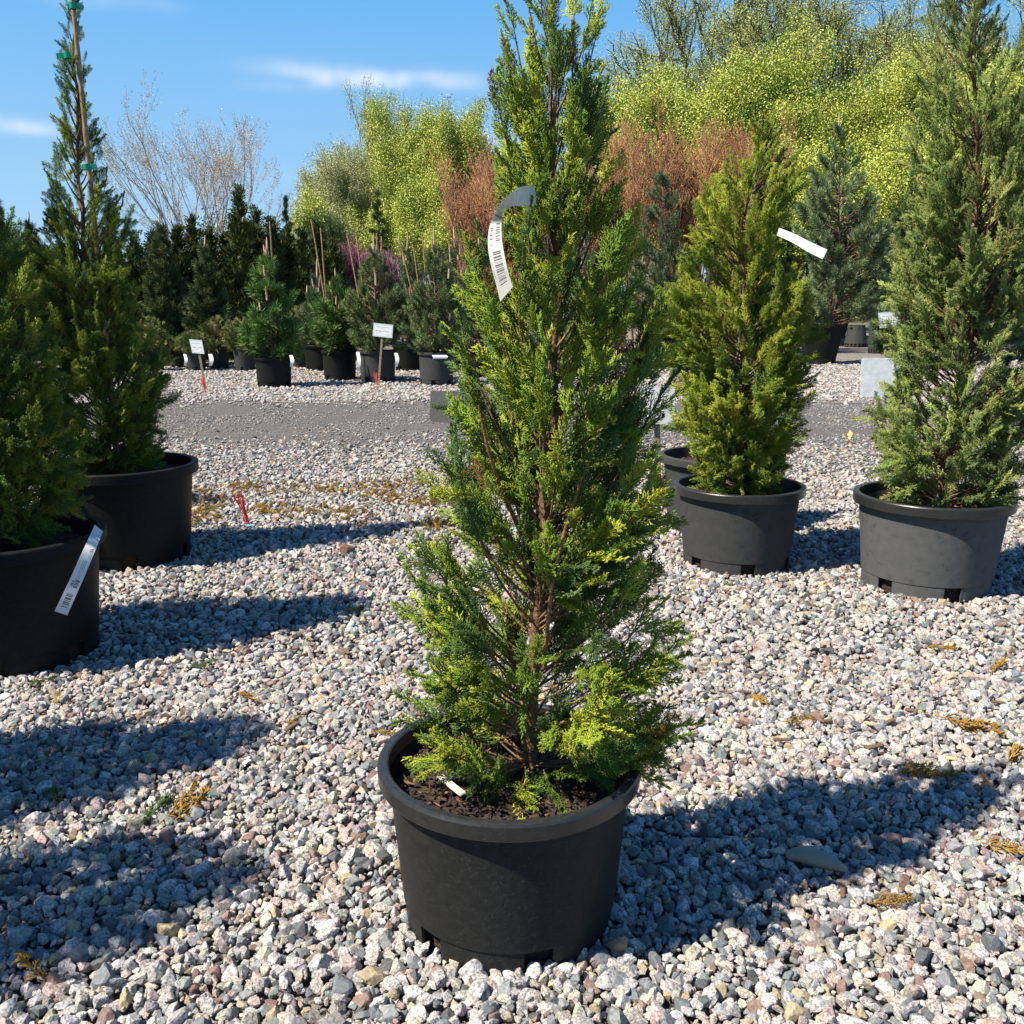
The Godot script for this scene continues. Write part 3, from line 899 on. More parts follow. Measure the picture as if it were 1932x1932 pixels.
func stones(bed: Node3D):
	rng.seed = 4242
	var xf := []; var cols := []
	for k in 24: xf.append([]); cols.append([])
	var singles := []
	for band in [[-0.75, -2.7, 0.0128, 0.0205, 0.7], [-2.7, -4.1, 0.0165, 0.0220, 0.7], [-4.1, -6.0, 0.0205, 0.0235, 0.7]]:
		var z: float = band[0]
		while z > band[1]:
			var half := 0.62 * -z + 0.75
			var x := -half
			while x < half:
				var p := Vector3(x + rf(-0.5, 0.5) * band[2], 0, z + rf(-0.5, 0.5) * band[2])
				x += band[2]
				var inside := false
				for q in pots:
					if Vector2(p.x - q[0].x, p.z - q[0].z).length() < q[1] - 0.004: inside = true
				if inside: continue
				var s: float = band[3] * exp(rng.randfn(0.0, 0.36))
				s = clampf(s, 0.007, 0.046)
				if p.z < -5.5 and rng.randf() < (-5.5 - p.z) * 1.6: continue
				var granite := rng.randf() < 0.70
				var k := rng.randi() % 12 + (0 if granite else 12)
				p.y = rf(0.0, 0.012) + s * 0.18
				var bs := Basis(rvec(), rf(0, 1.6)) * Basis(Vector3.UP, rf(0, TAU)) * Basis.from_scale(Vector3(s, s, s))
				var base: Color = granite_cols[rng.randi() % 8] if granite else slate_cols[rng.randi() % 7]
				if s > 0.024 and p.z < -1.2 and p.z > -1.85 and absf(p.x) < 0.53 * -p.z and singles.size() < 300 and rng.randf() < 0.75:
					singles.append([k, Transform3D(bs, p + Vector3.UP * 0.003), granite, rng.randi() % 7])
				else:
					xf[k].append(Transform3D(bs, p)); cols[k].append(vary(base, 0.26))
			z -= band[2]
	var gm := []; var sm := []
	for c in granite_cols:
		var m: StandardMaterial3D = M.granite.duplicate(); m.albedo_color = c.linear_to_srgb(); gm.append(m)
	for c in slate_cols:
		var m: StandardMaterial3D = M.slate.duplicate(); m.albedo_color = c.linear_to_srgb(); sm.append(m)
	for s in singles:
		var o := part("stone", S.stones[s[0] % 12], gm[s[3]] if s[2] else sm[s[3]], bed)
		o.transform = s[1]
	for k in 24:
		scatter("gravel", S.stones[k % 12], M.granite if k < 12 else M.slate, xf[k], cols[k], bed)
func far_stones(parent: Node3D, z0: float, z1: float, count: int, s0: float, colors: Array, sd: int, y: float, patch := 0.0):
	rng.seed = sd
	var nz := noise(FastNoiseLite.TYPE_SIMPLEX, 0.8, sd, 3)
	var xf := []; var cols := []
	for k in 4: xf.append([]); cols.append([])
	for i in count:
		var z := lerpf(z0, z1, rng.randf()) + rng.randfn(0, 0.3)
		var x := rf(-1, 1) * (0.60 * -z + 0.8)
		if patch > 0.0 and rng.randf() < 0.5 + patch * nz.get_noise_2d(x, z): continue
		var s := s0 * exp(rng.randfn(0, 0.35))
		var k := rng.randi() % 4
		xf[k].append(Transform3D(Basis(rvec(), rf(0, 0.8)) * Basis(Vector3.UP, rf(0, TAU)) * Basis.from_scale(Vector3.ONE * s), Vector3(x, y + s * 0.2, z)))
		cols[k].append(vary(colors[rng.randi() % colors.size()], 0.2))
	for k in 4: scatter("gravel", S.stones[k * 3], M.granite, xf[k], cols[k], parent)

func sky_image() -> Image:
	var w := 2048; var h := 512
	var im := Image.create(w, h, false, Image.FORMAT_RGBF)
	var nz := noise(FastNoiseLite.TYPE_SIMPLEX, 0.02, 11, 4)
	var wisps := []
	for q in [[700, 147, 185, 15, 0.95, -0.03], [560, 162, 90, 8, 0.35, 0.02], [20, 238, 95, 13, 0.75, 0.03], [905, 280, 70, 22, 0.5, 0.0], [210, 5, 110, 12, 0.22, 0.0], [690, 330, 200, 14, 0.14, 0.05], [300, 350, 170, 16, 0.12, -0.05]]:
		var d := ray(q[0], q[1]).normalized()
		wisps.append([atan2(d.x, -d.z), asin(d.y), q[2] / F, q[3] / F, q[4], q[5]])
	var r := RandomNumberGenerator.new(); r.seed = 6
	for k in 26:                                               # the same kind of wisps all round
		var az := r.randf_range(0.65, TAU - 0.65)
		wisps.append([fposmod(az + PI, TAU) - PI, r.randf_range(0.08, 0.6), r.randf_range(0.05, 0.14), r.randf_range(0.005, 0.014), r.randf_range(0.2, 0.9), r.randf_range(-0.05, 0.05)])
	for y in h:
		var el := PI / 2 - (y + 0.5) / h * PI
		var base: Color
		if el < 0: base = C(0.30, 0.29, 0.26)
		else:
			var s := sin(el)
			if s < 0.28: base = C(0.52, 0.79, 1.0).lerp(C(0.16, 0.48, 0.92), pow(s / 0.28, 0.8))
			else: base = C(0.16, 0.48, 0.92).lerp(C(0.04, 0.155, 0.45), pow((s - 0.28) / 0.72, 0.55))
		var near := []
		for q in wisps:
			if absf(el - q[1]) < q[3] * 4 + 0.03: near.append(q)
		for x in w:
			var c := base
			if near.size() > 0:
				var az := wrapf((x + 0.5) / w * TAU, -PI, PI)
				var a := 0.0
				for q in near:
					var dx: float = wrapf(az - q[0], -PI, PI) / q[2]
					if absf(dx) > 1.6: continue
					var dy: float = (el - q[1] - q[5] * dx * q[2]) / q[3]
					dy += 0.7 * nz.get_noise_2d(x * 1.2 + q[0] * 900, y * 7.0)
					var m := exp(-dy * dy * (1.6 if dy > 0 else 3.2)) * exp(-pow(absf(dx), 3.5) * 1.2)
					a = maxf(a, q[4] * m * (0.8 + 0.5 * nz.get_noise_2d(x * 3.0, y * 9.0 + 300)))
				c = base.lerp(C(0.95, 1.0, 1.06), clampf(a, 0, 1))
			im.set_pixel(x, y, c)
	return im

func _ready():
	# ---- camera, sky, sun, exposure
	var cam := Camera3D.new()
	cam.fov = rad_to_deg(2.0 * atan(966.0 / F)); cam.near = 0.05; cam.far = 1500.0
	cam.position = Vector3(0, EYE, 0); cam.basis = cam_basis
	cam.name = "camera"; add_child(cam); cam.current = true
	var env := Environment.new()
	env.background_mode = Environment.BG_SKY
	var sky := Sky.new(); var sm := PanoramaSkyMaterial.new()
	sm.panorama = ImageTexture.create_from_image(sky_image()); sm.energy_multiplier = 1.0 / 2.15
	sky.sky_material = sm; env.sky = sky
	env.tonemap_mode = Environment.TONE_MAPPER_LINEAR; env.tonemap_exposure = 2.15
	env.sdfgi_enabled = true; env.ssao_enabled = true; env.ssil_enabled = true
	var we := WorldEnvironment.new(); we.name = "world_environment"; we.environment = env; add_child(we)
	var sun := DirectionalLight3D.new(); sun.name = "sun"; add_child(sun)
	sun.look_at_from_position(Vector3.ZERO, Vector3(1.05, -1.50, -0.46), Vector3.UP)
	sun.light_energy = 1.6; sun.light_angular_distance = 0.53; sun.light_color = C(1.0, 0.955, 0.88); sun.shadow_enabled = true
	materials(); small_meshes()

	# ---- ground
	var g := MB.new()
	g.quad(Vector3(-400, -0.008, 60), Vector3(-400, -0.008, -700), Vector3(400, -0.008, -700), Vector3(400, -0.008, 60), Color.WHITE)
	part("ground", g.mesh(), M.earth, self).set_meta("kind", "structure")
	var bed := sheet("gravel_bed", 8.0, -6.0, 14.0, -0.004, M.bed, 0.0, 1)
	var lane := sheet("gravel_lane", -5.75, -10.9, 26.0, 0.0, M.lane, 0.9, 2)
	var far := sheet("far_gravel_bed", -10.6, -40.0, 40.0, 0.004, M.far_bed, 0.9, 3)
	near_plants()
	background()
	small_things()
	stones(bed)
	far_stones(lane, -5.6, -7.2, 30000, 0.020, granite_cols + slate_cols, 51, 0.0)
	far_stones(lane, -7.0, -11.1, 60000, 0.014, [C(0.30, 0.31, 0.32), C(0.38, 0.385, 0.385), C(0.20, 0.21, 0.22), C(0.46, 0.45, 0.43), C(0.25, 0.26, 0.27)], 52, 0.0, 1.3)
	far_stones(far, -10.5, -17.5, 46000, 0.030, granite_cols, 53, 0.004)

func near_plants():
	var gp := "black pots of the near junipers"
	var gj := "junipers standing in the near pots"
	# -- the juniper in the middle
	var rim := on_level(961, 1424, 0.306)
	var p := pot("black plastic pot with white chip on its soil, holding the juniper with the curled tag", gp, rim, 0.228, 0.30, M.pot_new, deg_to_rad(14), {"rim_mat": M.pot_rim, "chips": 900, "soil_drop": 0.05})
	var base := Vector3(rim.x + 0.035, 0.25, rim.z)
	var t := thing("juniper_tree", "bright green upright juniper with the curled white tag", "tree", base, gj)
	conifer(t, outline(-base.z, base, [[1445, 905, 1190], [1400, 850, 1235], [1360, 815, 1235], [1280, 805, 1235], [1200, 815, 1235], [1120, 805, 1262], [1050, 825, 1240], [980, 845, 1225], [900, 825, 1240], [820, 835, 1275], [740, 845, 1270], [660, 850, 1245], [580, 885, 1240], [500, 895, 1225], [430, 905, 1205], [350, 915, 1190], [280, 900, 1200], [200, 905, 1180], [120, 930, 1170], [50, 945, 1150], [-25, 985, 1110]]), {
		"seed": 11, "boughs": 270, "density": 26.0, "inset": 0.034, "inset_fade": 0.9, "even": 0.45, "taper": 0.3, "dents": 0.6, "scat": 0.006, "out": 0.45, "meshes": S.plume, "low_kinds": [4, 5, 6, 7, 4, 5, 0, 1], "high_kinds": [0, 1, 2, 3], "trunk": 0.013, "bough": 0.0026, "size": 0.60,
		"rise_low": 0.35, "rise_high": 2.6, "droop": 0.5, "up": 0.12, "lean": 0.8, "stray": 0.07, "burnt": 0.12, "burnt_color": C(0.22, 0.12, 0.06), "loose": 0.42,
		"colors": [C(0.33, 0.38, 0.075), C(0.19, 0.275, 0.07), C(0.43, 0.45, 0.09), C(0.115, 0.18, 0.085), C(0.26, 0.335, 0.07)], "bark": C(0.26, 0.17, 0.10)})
	for way in [[[1028, 1260, 1.50], [1034, 1170, 1.44], [1044, 1090, 1.42], [1066, 1000, 1.41], [1098, 900, 1.405], [1128, 830, 1.41]], [[985, 1010, 1.52], [940, 910, 1.45], [918, 835, 1.43], [903, 765, 1.42]], [[1030, 420, 1.52], [1036, 300, 1.49], [1044, 220, 1.48], [1050, 160, 1.49]]]:
		var bp := PackedVector3Array(); var br := PackedFloat32Array()
		for k in way.size():
			bp.append(at_depth(way[k][0], way[k][1], way[k][2]) - base); br.append(lerpf(0.0040, 0.0018, float(k) / (way.size() - 1)))
		var bm := MB.new(); bm.tube(bp, br, 7, C(0.36, 0.22, 0.11))
		part("bough", bm.mesh(), M.bark, t)
	# -- golden green juniper to the right
	rim = on_level(1395, 912, 0.346)
	pot("scuffed grey-black pot holding the golden green juniper", gp, rim, 0.265, 0.34, M.pot_grey, 0.0, {"soil_drop": 0.045, "chips": 220, "rim_mat": M.pot_rim})
	base = Vector3(rim.x + 0.01, 0.29, rim.z)
	t = thing("juniper_tree", "golden green juniper with a rubber capped steel stake", "tree", base, gj)
	conifer(t, outline(-base.z, base, [[935, 1345, 1450], [880, 1305, 1480], [800, 1278, 1500], [740, 1272, 1520], [680, 1272, 1520], [600, 1270, 1528], [520, 1285, 1510], [450, 1292, 1492], [380, 1312, 1500], [320, 1372, 1485], [260, 1440, 1476]]), {
		"seed": 23, "boughs": 290, "density": 20.0, "scat": 0.01, "meshes": S.plume, "inset": 0.02, "dents": 0.5, "loose": 0.5, "trunk": 0.014, "size": 0.85, "rise_low": 0.4, "rise_high": 1.3, "droop": 0.3, "lean": 0.8,
		"colors": [C(0.34, 0.37, 0.075), C(0.26, 0.31, 0.065), C(0.42, 0.43, 0.09), C(0.16, 0.225, 0.06)]})
	# -- grey green juniper at the right edge
	rim = on_level(1761, 931, 0.366)
	pot("dusty grey pot with square drain holes holding the grey green juniper", gp, rim, 0.287, 0.36, M.pot_dusty, 0.0, {"soil_drop": 0.07, "chips": 160, "rim_mat": M.pot_rim})
	base = Vector3(rim.x + 0.03, 0.29, rim.z)
	t = thing("juniper_tree", "grey green loose juniper in the dusty pot", "tree", base, gj)
	conifer(t, outline(-base.z, base, [[955, 1700, 1860], [900, 1660, 1915], [850, 1645, 1935], [800, 1655, 1950], [700, 1690, 1965], [600, 1690, 1975], [500, 1700, 1985], [400, 1700, 2000], [300, 1705, 1990], [200, 1725, 1950], [100, 1745, 1920], [0, 1765, 1885], [-120, 1800, 1850]]), {
		"seed": 37, "boughs": 430, "density": 18.0, "taper": 0.35, "scat": 0.012, "meshes": S.plume, "inset": 0.02, "dents": 0.5, "trunk": 0.016, "size": 0.78, "rise_low": 0.5, "rise_high": 1.5, "droop": 0.25, "lean": 0.9, "loose": 0.75, "stray": 0.1,
		"colors": [C(0.32, 0.36, 0.17), C(0.24, 0.28, 0.14), C(0.40, 0.43, 0.21), C(0.15, 0.19, 0.10)], "bark": C(0.24, 0.16, 0.11)})
	# -- pot behind the golden one
	rim = on_level(1352, 856, 0.366)
	pot("grey pot half hidden behind the golden juniper", gp, rim, 0.27, 0.36, M.pot_grey, 0.3, {"chips": 60})
	base = Vector3(rim.x + 0.06, 0.30, rim.z)
	t = thing("juniper_tree", "small juniper hidden behind the golden green one", "tree", base, gj)
	conifer(t, cone(0.75, 0.05, 0.16), {"seed": 41, "boughs": 90, "density": 40.0, "meshes": S.cord, "size": 1.1, "colors": [C(0.2, 0.26, 0.06), C(0.14, 0.2, 0.05)]})
	# -- staked juniper on the left
	rim = on_level(228, 873, 0.416)
	pot("wide black pot holding the dark juniper tied to bamboo", gp, rim, 0.31, 0.41, M.pot_black, 0.4, {"soil_drop": 0.05})
	base = Vector3(rim.x - 0.05, 0.36, rim.z)
	t = thing("juniper_tree", "tall dark juniper tied to a bamboo cane with green tape", "tree", base, gj)
	conifer(t, outline(-base.z, base, [[885, 120, 270], [820, 105, 300], [760, 85, 308], [700, 85, 290], [650, 88, 278], [600, 78, 265], [550, 72, 258], [500, 70, 250], [450, 75, 240], [400, 82, 240], [350, 97, 198], [300, 102, 186], [250, 110, 182], [200, 115, 184], [150, 112, 168], [100, 105, 162], [50, 118, 160], [0, 122, 150], [-40, 128, 142]]), {
		"seed": 53, "boughs": 340, "density": 19.0, "taper": 0.68, "scat": 0.01, "meshes": S.plume, "inset": 0.02, "dents": 0.5, "trunk": 0.017, "size": 0.85, "rise_low": 0.5, "rise_high": 2.2, "droop": 0.3, "lean": 0.9, "stray": 0.08, "loose": 0.5,
		"colors": [C(0.24, 0.29, 0.065), C(0.16, 0.23, 0.06), C(0.30, 0.33, 0.075), C(0.115, 0.18, 0.075)]})
	var zf := -base.z - 0.04
	var cane := stick("bamboo_cane", at_depth(192, 560, zf + 0.02), at_depth(131, -60, zf), 0.009, 0.007, M.bamboo, self)
	cane.mesh = null
	var low := at_depth(192, 560, zf + 0.02); var high := at_depth(131, -60, zf)
	var foot := low + (low - high) * ((low.y - 0.36) / (high.y - low.y))
	var cb := MB.new(); var cp := PackedVector3Array(); var cr := PackedFloat32Array()
	for k in 25:
		cp.append(foot.lerp(high, k / 24.0)); cr.append(lerpf(0.011, 0.008, k / 24.0) * (1.16 if k % 4 == 0 else 1.0))
	cb.tube(cp, cr, 10, Color.WHITE); cane.mesh = cb.mesh()
	tag(cane, "tan bamboo cane holding up the tall dark juniper", "plant stake")
	for q in [[140, 13, "top"], [130, 106, "mid"], [166, 316, "low"]]:
		var c := at_depth(q[0], q[1], zf - 0.012)
		var tb := MB.new(); var pts := PackedVector3Array(); var rr := PackedFloat32Array()
		tb.tube(PackedVector3Array([c - Vector3(0, 0.011, -0.012), c + Vector3(0, 0.011, 0.012)]), PackedFloat32Array([0.0125, 0.0125]), 14, Color.WHITE)
		tb.box(c + Vector3(0.012 if q[1] < 60 or q[1] > 200 else -0.014, 0, 0.012), Vector3(0.052, 0.020, 0.0015), Color.WHITE, Basis(Vector3.BACK, rf(-0.2, 0.2)) * Basis(Vector3.UP, 0.3), 0.0004)
		var o := part("tie_tape", tb.mesh(), M.green_tape, self)
		tag(o, "green plastic tape tying the dark juniper to its cane", "plant tie", "green ties on the bamboo cane")
	# -- juniper at the left edge
	rim = on_level(8, 1004, 0.396)
	pot("black pot with a printed white tag on its rim", gp, rim, 0.285, 0.39, M.pot_black, 0.2, {"soil_drop": 0.06})
	base = Vector3(rim.x - 0.02, 0.34, rim.z)
	t = thing("juniper_tree", "shaded juniper in the pot with the tag on its rim", "tree", base, gj)
	conifer(t, outline(-base.z, base, [[1010, -70, 70], [940, -150, 108], [850, -175, 115], [800, -175, 120], [700, -165, 105], [620, -150, 75], [550, -125, 62], [500, -95, 45], [450, -60, 15]]), {
		"seed": 61, "boughs": 250, "density": 17.0, "scat": 0.01, "meshes": S.plume, "inset": 0.02, "dents": 0.4, "trunk": 0.016, "size": 0.8, "rise_low": 0.4, "rise_high": 1.4, "droop": 0.4, "lean": 0.8,
		"colors": [C(0.24, 0.29, 0.065), C(0.16, 0.23, 0.06), C(0.30, 0.33, 0.075), C(0.115, 0.18, 0.075)]})
	# -- junipers outside the picture whose shadows fall into it
	for q in [[-2.16, -2.58, 2.2, 0.30, 71], [-2.5, -3.62, 2.4, 0.32, 72], [-1.86, -1.70, 1.66, 0.25, 73], [-1.74, -1.12, 1.66, 0.26, 74], [-3.1, -4.5, 2.0, 0.30, 75]]:
		pot("black pot in the unseen row beside the shaded junipers", "pots of the unseen row", Vector3(q[0], 0, q[1]), 0.27, 0.36, M.pot_black, 0.1, {"chips": 0})
		base = Vector3(q[0], 0.31, q[1])
		t = thing("juniper_tree", "juniper in the unseen row that shades the gravel", "tree", base, "junipers of the unseen row")
		conifer(t, cone(q[2] - 0.31, 0.0, q[3], 0.05, 0.6), {"seed": q[4], "boughs": 260, "density": 15.0, "meshes": S.plume, "trunk": 0.016, "inset": 0.01, "size": 0.9, "rise_low": 0.5, "rise_high": 1.6,
			"colors": [C(0.24, 0.29, 0.065), C(0.16, 0.23, 0.06), C(0.30, 0.33, 0.075), C(0.115, 0.18, 0.075)]})

func far_pot(label: String, group: String, x: float, y: float, wpx: float, h: float, m: Material, opt := {}) -> Vector3:
	var b := on_level(x, y, 0.006)
	var R := wpx * 0.5 * (-b.z * 1.0) / F
	b.z -= R * 0.8
	opt.merge({"chips": 30, "y": 0.01})
	pot(label, group, b, R, h, m, rng.randf(), opt)
	return b
func pine(label: String, group: String, base: Vector3, tab: Array, opt: Dictionary, candles: int):
	var t := thing("pine_tree", label, "tree", base, group)
	var o := {"meshes": S.tuft, "mat": M.needle, "boughs": 60, "density": 9.0, "size": 1.0, "rise_low": 0.3, "rise_high": 0.9, "trunk": 0.03, "bough": 0.012, "from": 0.35, "loose": 0.55, "up": 0.45, "lumps": 3.0,
		"colors": [C(0.10, 0.16, 0.075), C(0.075, 0.125, 0.07), C(0.14, 0.19, 0.09)], "bark": C(0.22, 0.16, 0.12), "lean": 0.6}
	o.merge(opt, true)
	conifer(t, tab, o)
	var hi: float = tab[tab.size() - 1][0]
	for k in candles:
		var h := hi - (0.0 if k == 0 else absf(rng.randfn(0, 0.25)) * hi)
		var row := lookup(tab, h)
		var a := rf(0, TAU); var R: float = (row[2] - row[1]) * 0.42 * (0.15 if k < 4 else rf(0.4, 1.0))
		var c := Vector3((row[1] + row[2]) * 0.5 + R * cos(a), h - 0.03, R * sin(a))
		var ln: float = (0.26 if k == 0 else rf(0.08, 0.18)) * opt.get("candle", 1.0)
		var d := (Vector3.UP + Vector3(cos(a), 0, sin(a)) * rf(0, 0.2) + rvec() * 0.08).normalized()
		var b := MB.new()
		var tc: Color = [C(0.48, 0.32, 0.22), C(0.55, 0.40, 0.27), C(0.40, 0.25, 0.19)][k % 3]
		b.tube(PackedVector3Array([c, c + d * ln * 0.4, c + d * ln * 0.8, c + d * ln]), PackedFloat32Array([0.013, 0.014, 0.012, 0.005]), 6, tc)
		part("candle_shoot", b.mesh(), M.bark_far, t)

var pine_pots := []
func background():
	# -- front row of pines across the lane
	var gpp := "pots of the pines across the lane"; var gpi := "potted pines across the lane"
	var names := ["pine with long pink candles beside the dwarf spruces", "bushy pine with several canes, next in the row", "full pine behind the white price card", "blue green pine in the square rimmed pot"]
	var i := 0
	for q in [[511, 731, 72, 0.37, 490, 455, 556, 30.0], [637, 718, 68, 0.40, 545, 578, 672, 31.0], [709, 722, 74, 0.42, 480, 640, 772, 32.0], [822, 727, 72, 0.42, 470, 765, 880, 33.0]]:
		var b := far_pot(["black pot with white scrapes under the candled pine", "tall black pot of the bushy pine", "blue-grey pot behind the white price card", "grey pot with a broad rim of the blue green pine"][i], gpp, q[0], q[1], q[2], q[3], [M.pot_black, M.pot_black, M.pot_grey, M.pot_grey][i], {"foot": 0.86})
		var base := Vector3(b.x, q[3] - 0.02, b.z)
		pine_pots.append([b, q[3]])
		var top := at_depth(q[0], q[4], -b.z).y - base.y
		var w: float = (q[6] - q[5]) * 0.5 * -b.z / F
		var tab := []
		for k in [[0.0, 0.75], [0.15, 1.0], [0.45, 0.95], [0.7, 0.66], [0.88, 0.35], [1.0, 0.08]]: tab.append([top * k[0] + 0.05, -w * k[1], w * k[1]])
		pine(names[i], gpi, base, tab, {"seed": int(q[7]), "meshes": S.tuft_long if i < 2 else S.tuft, "boughs": 70 if i < 2 else 130, "density": 9.0 if i < 2 else 12.0, "size": 1.15 if i < 2 else 1.0,
			"colors": [C(0.12, 0.20, 0.055), C(0.09, 0.155, 0.05), C(0.16, 0.24, 0.07)] if i < 2 else [C(0.17, 0.215, 0.095), C(0.13, 0.17, 0.08), C(0.22, 0.26, 0.12)]}, 16 if i < 2 else 9)
		i += 1
	# -- more pines, partly hidden
	for q in [[905, 712, 470, 70, 13.6, 0], [990, 705, 430, 85, 14.5, 0], [1090, 700, 420, 85, 15.0, 0], [770, 700, 470, 60, 15.5, 0], [860, 700, 455, 60, 15.2, 0], [600, 700, 515, 50, 15.0, 0]]:
		var b := far_pot("black pot of a pine in the second row across the lane", "second row pine pots", q[0], q[1], 64, 0.4, M.pot_black)
		var base := Vector3(b.x, 0.38, b.z)
		var top := at_depth(q[0], q[2], -b.z).y - base.y
		var w: float = q[3] * 0.9 * -b.z / F
		pine("dark pine in the second row across the lane", "second row pines", base, [[0.05, -w * 0.7, w * 0.7], [top * 0.3, -w, w], [top * 0.7, -w * 0.6, w * 0.6], [top, -0.05, 0.05]], {"seed": int(q[0]), "boughs": 80, "density": 9.0}, 12)
	var b1 := far_pot("black pot of the slim blue green pine", "pots of the tall pines", 1262, 695, 62, 0.55, M.pot_black, {"foot": 0.9})
	var bs := Vector3(b1.x - 0.05, 0.5, b1.z)
	pine("slim blue green pine beyond the golden juniper", "tall pines beyond the lane", bs, outline(-bs.z, bs, [[620, 1190, 1310], [560, 1175, 1320], [500, 1180, 1300], [450, 1195, 1290], [400, 1215, 1285], [350, 1232, 1265], [325, 1243, 1255]]), {"seed": 82, "boughs": 120, "size": 1.35, "meshes": S.tuft, "colors": [C(0.14, 0.18, 0.10), C(0.105, 0.14, 0.085), C(0.18, 0.22, 0.13)]}, 0)
	b1 = far_pot("big black pot of the tall blue green pine", "pots of the tall pines", 1556, 688, 86, 0.68, M.pot_black, {"foot": 0.70, "neck": 0.95, "chips": 120})
	bs = Vector3(b1.x + 0.15, 0.62, b1.z)
	pine("tall open blue green pine with a visible trunk", "tall pines beyond the lane", bs, outline(-bs.z, bs, [[600, 1510, 1660], [540, 1500, 1680], [480, 1490, 1690], [430, 1492, 1680], [380, 1500, 1665], [330, 1525, 1640], [290, 1550, 1615], [240, 1572, 1592]]), {"seed": 83, "boughs": 170, "size": 1.6, "density": 8.0, "meshes": S.tuft, "from": 0.45, "colors": [C(0.20, 0.25, 0.135), C(0.155, 0.20, 0.11), C(0.26, 0.31, 0.17)]}, 3)
	for q in [[1700, 690, 330, 70, 18.5], [1790, 690, 380, 70, 18.0], [1890, 690, 350, 75, 18.4], [1440, 690, 450, 55, 18.6]]:
		var base := on_level(q[0], 676, 0.0)
		base.z = -q[4]; base.x = at_depth(q[0], 600, q[4]).x
		var top := at_depth(q[0], q[2], q[4]).y
		var w: float = q[3] * q[4] / F
		pine("full pine standing behind the tall open pine", "pines behind the tall pine", base, [[0.2, -w * 0.8, w * 0.8], [top * 0.35, -w, w], [top * 0.7, -w * 0.6, w * 0.6], [top, -0.05, 0.05]], {"seed": int(q[0]), "boughs": 150, "size": 1.6, "density": 7.0, "colors": [C(0.09, 0.15, 0.08), C(0.07, 0.12, 0.07)]}, 0)
	# -- dwarf spruces in front of the hedge
	var gs := "dwarf spruces before the hedge"
	for q in [[283, 700, 46, 640, 66, 601, 0.36], [331, 694, 34, 650, 50, 636, 0.33], [364, 700, 44, 640, 60, 628, 0.36], [409, 696, 42, 640, 64, 600, 0.36], [458, 700, 44, 645, 66, 598, 0.36], [562, 694, 44, 640, 70, 578, 0.36], [222, 700, 46, 640, 66, 600, 0.36], [590, 690, 40, 640, 50, 610, 0.36], [170, 700, 46, 640, 66, 596, 0.36]]:
		var b := far_pot("grey-black pot of a dwarf spruce before the hedge", "pots of the dwarf spruces", q[0], q[1], q[2], q[6], M.pot_grey if q[0] != 283 else M.pot_black)
		var base := Vector3(b.x, q[6] - 0.03, b.z)
		var top := at_depth(q[0], q[5], -b.z).y - base.y
		var w: float = q[4] * 0.62 * -b.z / F
		var t := thing("dwarf_spruce", "low olive green dwarf spruce in a pot before the hedge", "shrub", base, gs)
		conifer(t, [[0.0, -w * 0.8, w * 0.8], [top * 0.3, -w, w], [top * 0.65, -w * 0.8, w * 0.8], [top * 0.9, -w * 0.4, w * 0.4], [top, -0.04, 0.04]], {"seed": int(q[0]), "boughs": 130, "density": 26.0, "meshes": S.fan, "mat": M.needle, "size": 0.62, "rise_low": 0.2, "rise_high": 0.8, "from": 0.4, "lumps": 4.0,
			"colors": [C(0.19, 0.21, 0.075), C(0.145, 0.165, 0.06), C(0.24, 0.25, 0.10)]})
	# -- cedar hedge
	for q in [[262, 455, 62, 18.0], [298, 440, 60, 18.4], [345, 432, 56, 18.2], [374, 412, 54, 18.8], [402, 440, 48, 18.2], [432, 452, 48, 18.6], [462, 362, 66, 17.6], [490, 402, 58, 18.2], [520, 412, 58, 18.0], [548, 438, 54, 18.4], [576, 440, 58, 18.0], [604, 428, 52, 18.4], [630, 440, 54, 18.2], [225, 460, 60, 18.4], [185, 465, 60, 18.2], [140, 470, 60, 18.4], [95, 470, 60, 18.2], [45, 470, 60, 18.4], [0, 470, 60, 18.6], [-50, 470, 60, 18.4]]:
		var base := Vector3(at_depth(q[0], 570, q[3]).x, 0, -q[3])
		var top := at_depth(q[0], q[1], q[3]).y
		var w: float = q[2] * 0.56 * q[3] / F
		var t := thing("hedge_cedar", "tallest dark green cedar of the hedge row" if q[0] == 462 else ("hedge cedar with a yellow green tip below the bare tree" if q[0] == 374 else "dark green columnar cedar in the hedge row"), "tree", base, "cedars of the hedge row")
		conifer(t, [[0.1, -w * 0.9, w * 0.9], [top * 0.3, -w, w], [top * 0.6, -w * 0.8, w * 0.8], [top * 0.85, -w * 0.42, w * 0.42], [top, -0.04, 0.04]], {"seed": int(q[0]) + 900, "boughs": 280, "density": 14.0, "meshes": S.fan, "mat": M.needle, "size": 1.7, "rise_low": 0.8, "rise_high": 1.8, "up": 0.5, "trunk": 0.04, "lumps": 3.0,
			"colors": [C(0.07, 0.095, 0.028), C(0.048, 0.07, 0.028), C(0.115, 0.13, 0.03)]})
	for q in [[312, 428, 70, 16.6], [392, 470, 80, 16.4], [12, 384, 100, 14.6], [70, 425, 70, 16.5], [-70, 400, 90, 15.0]]:
		var base := Vector3(at_depth(q[0], 570, q[3]).x, 0, -q[3])
		var top := at_depth(q[0], q[1], q[3]).y
		var w: float = q[2] * 0.6 * q[3] / F
		pine("dark full pine in front of the cedar hedge", "dark pines by the hedge", base, [[0.15, -w * 0.8, w * 0.8], [top * 0.4, -w, w], [top * 0.75, -w * 0.55, w * 0.55], [top, -0.05, 0.05]], {"seed": int(q[0]) + 300, "boughs": 220, "size": 1.5, "density": 9.0, "colors": [C(0.085, 0.115, 0.045), C(0.06, 0.085, 0.04), C(0.13, 0.16, 0.065)]}, 2)
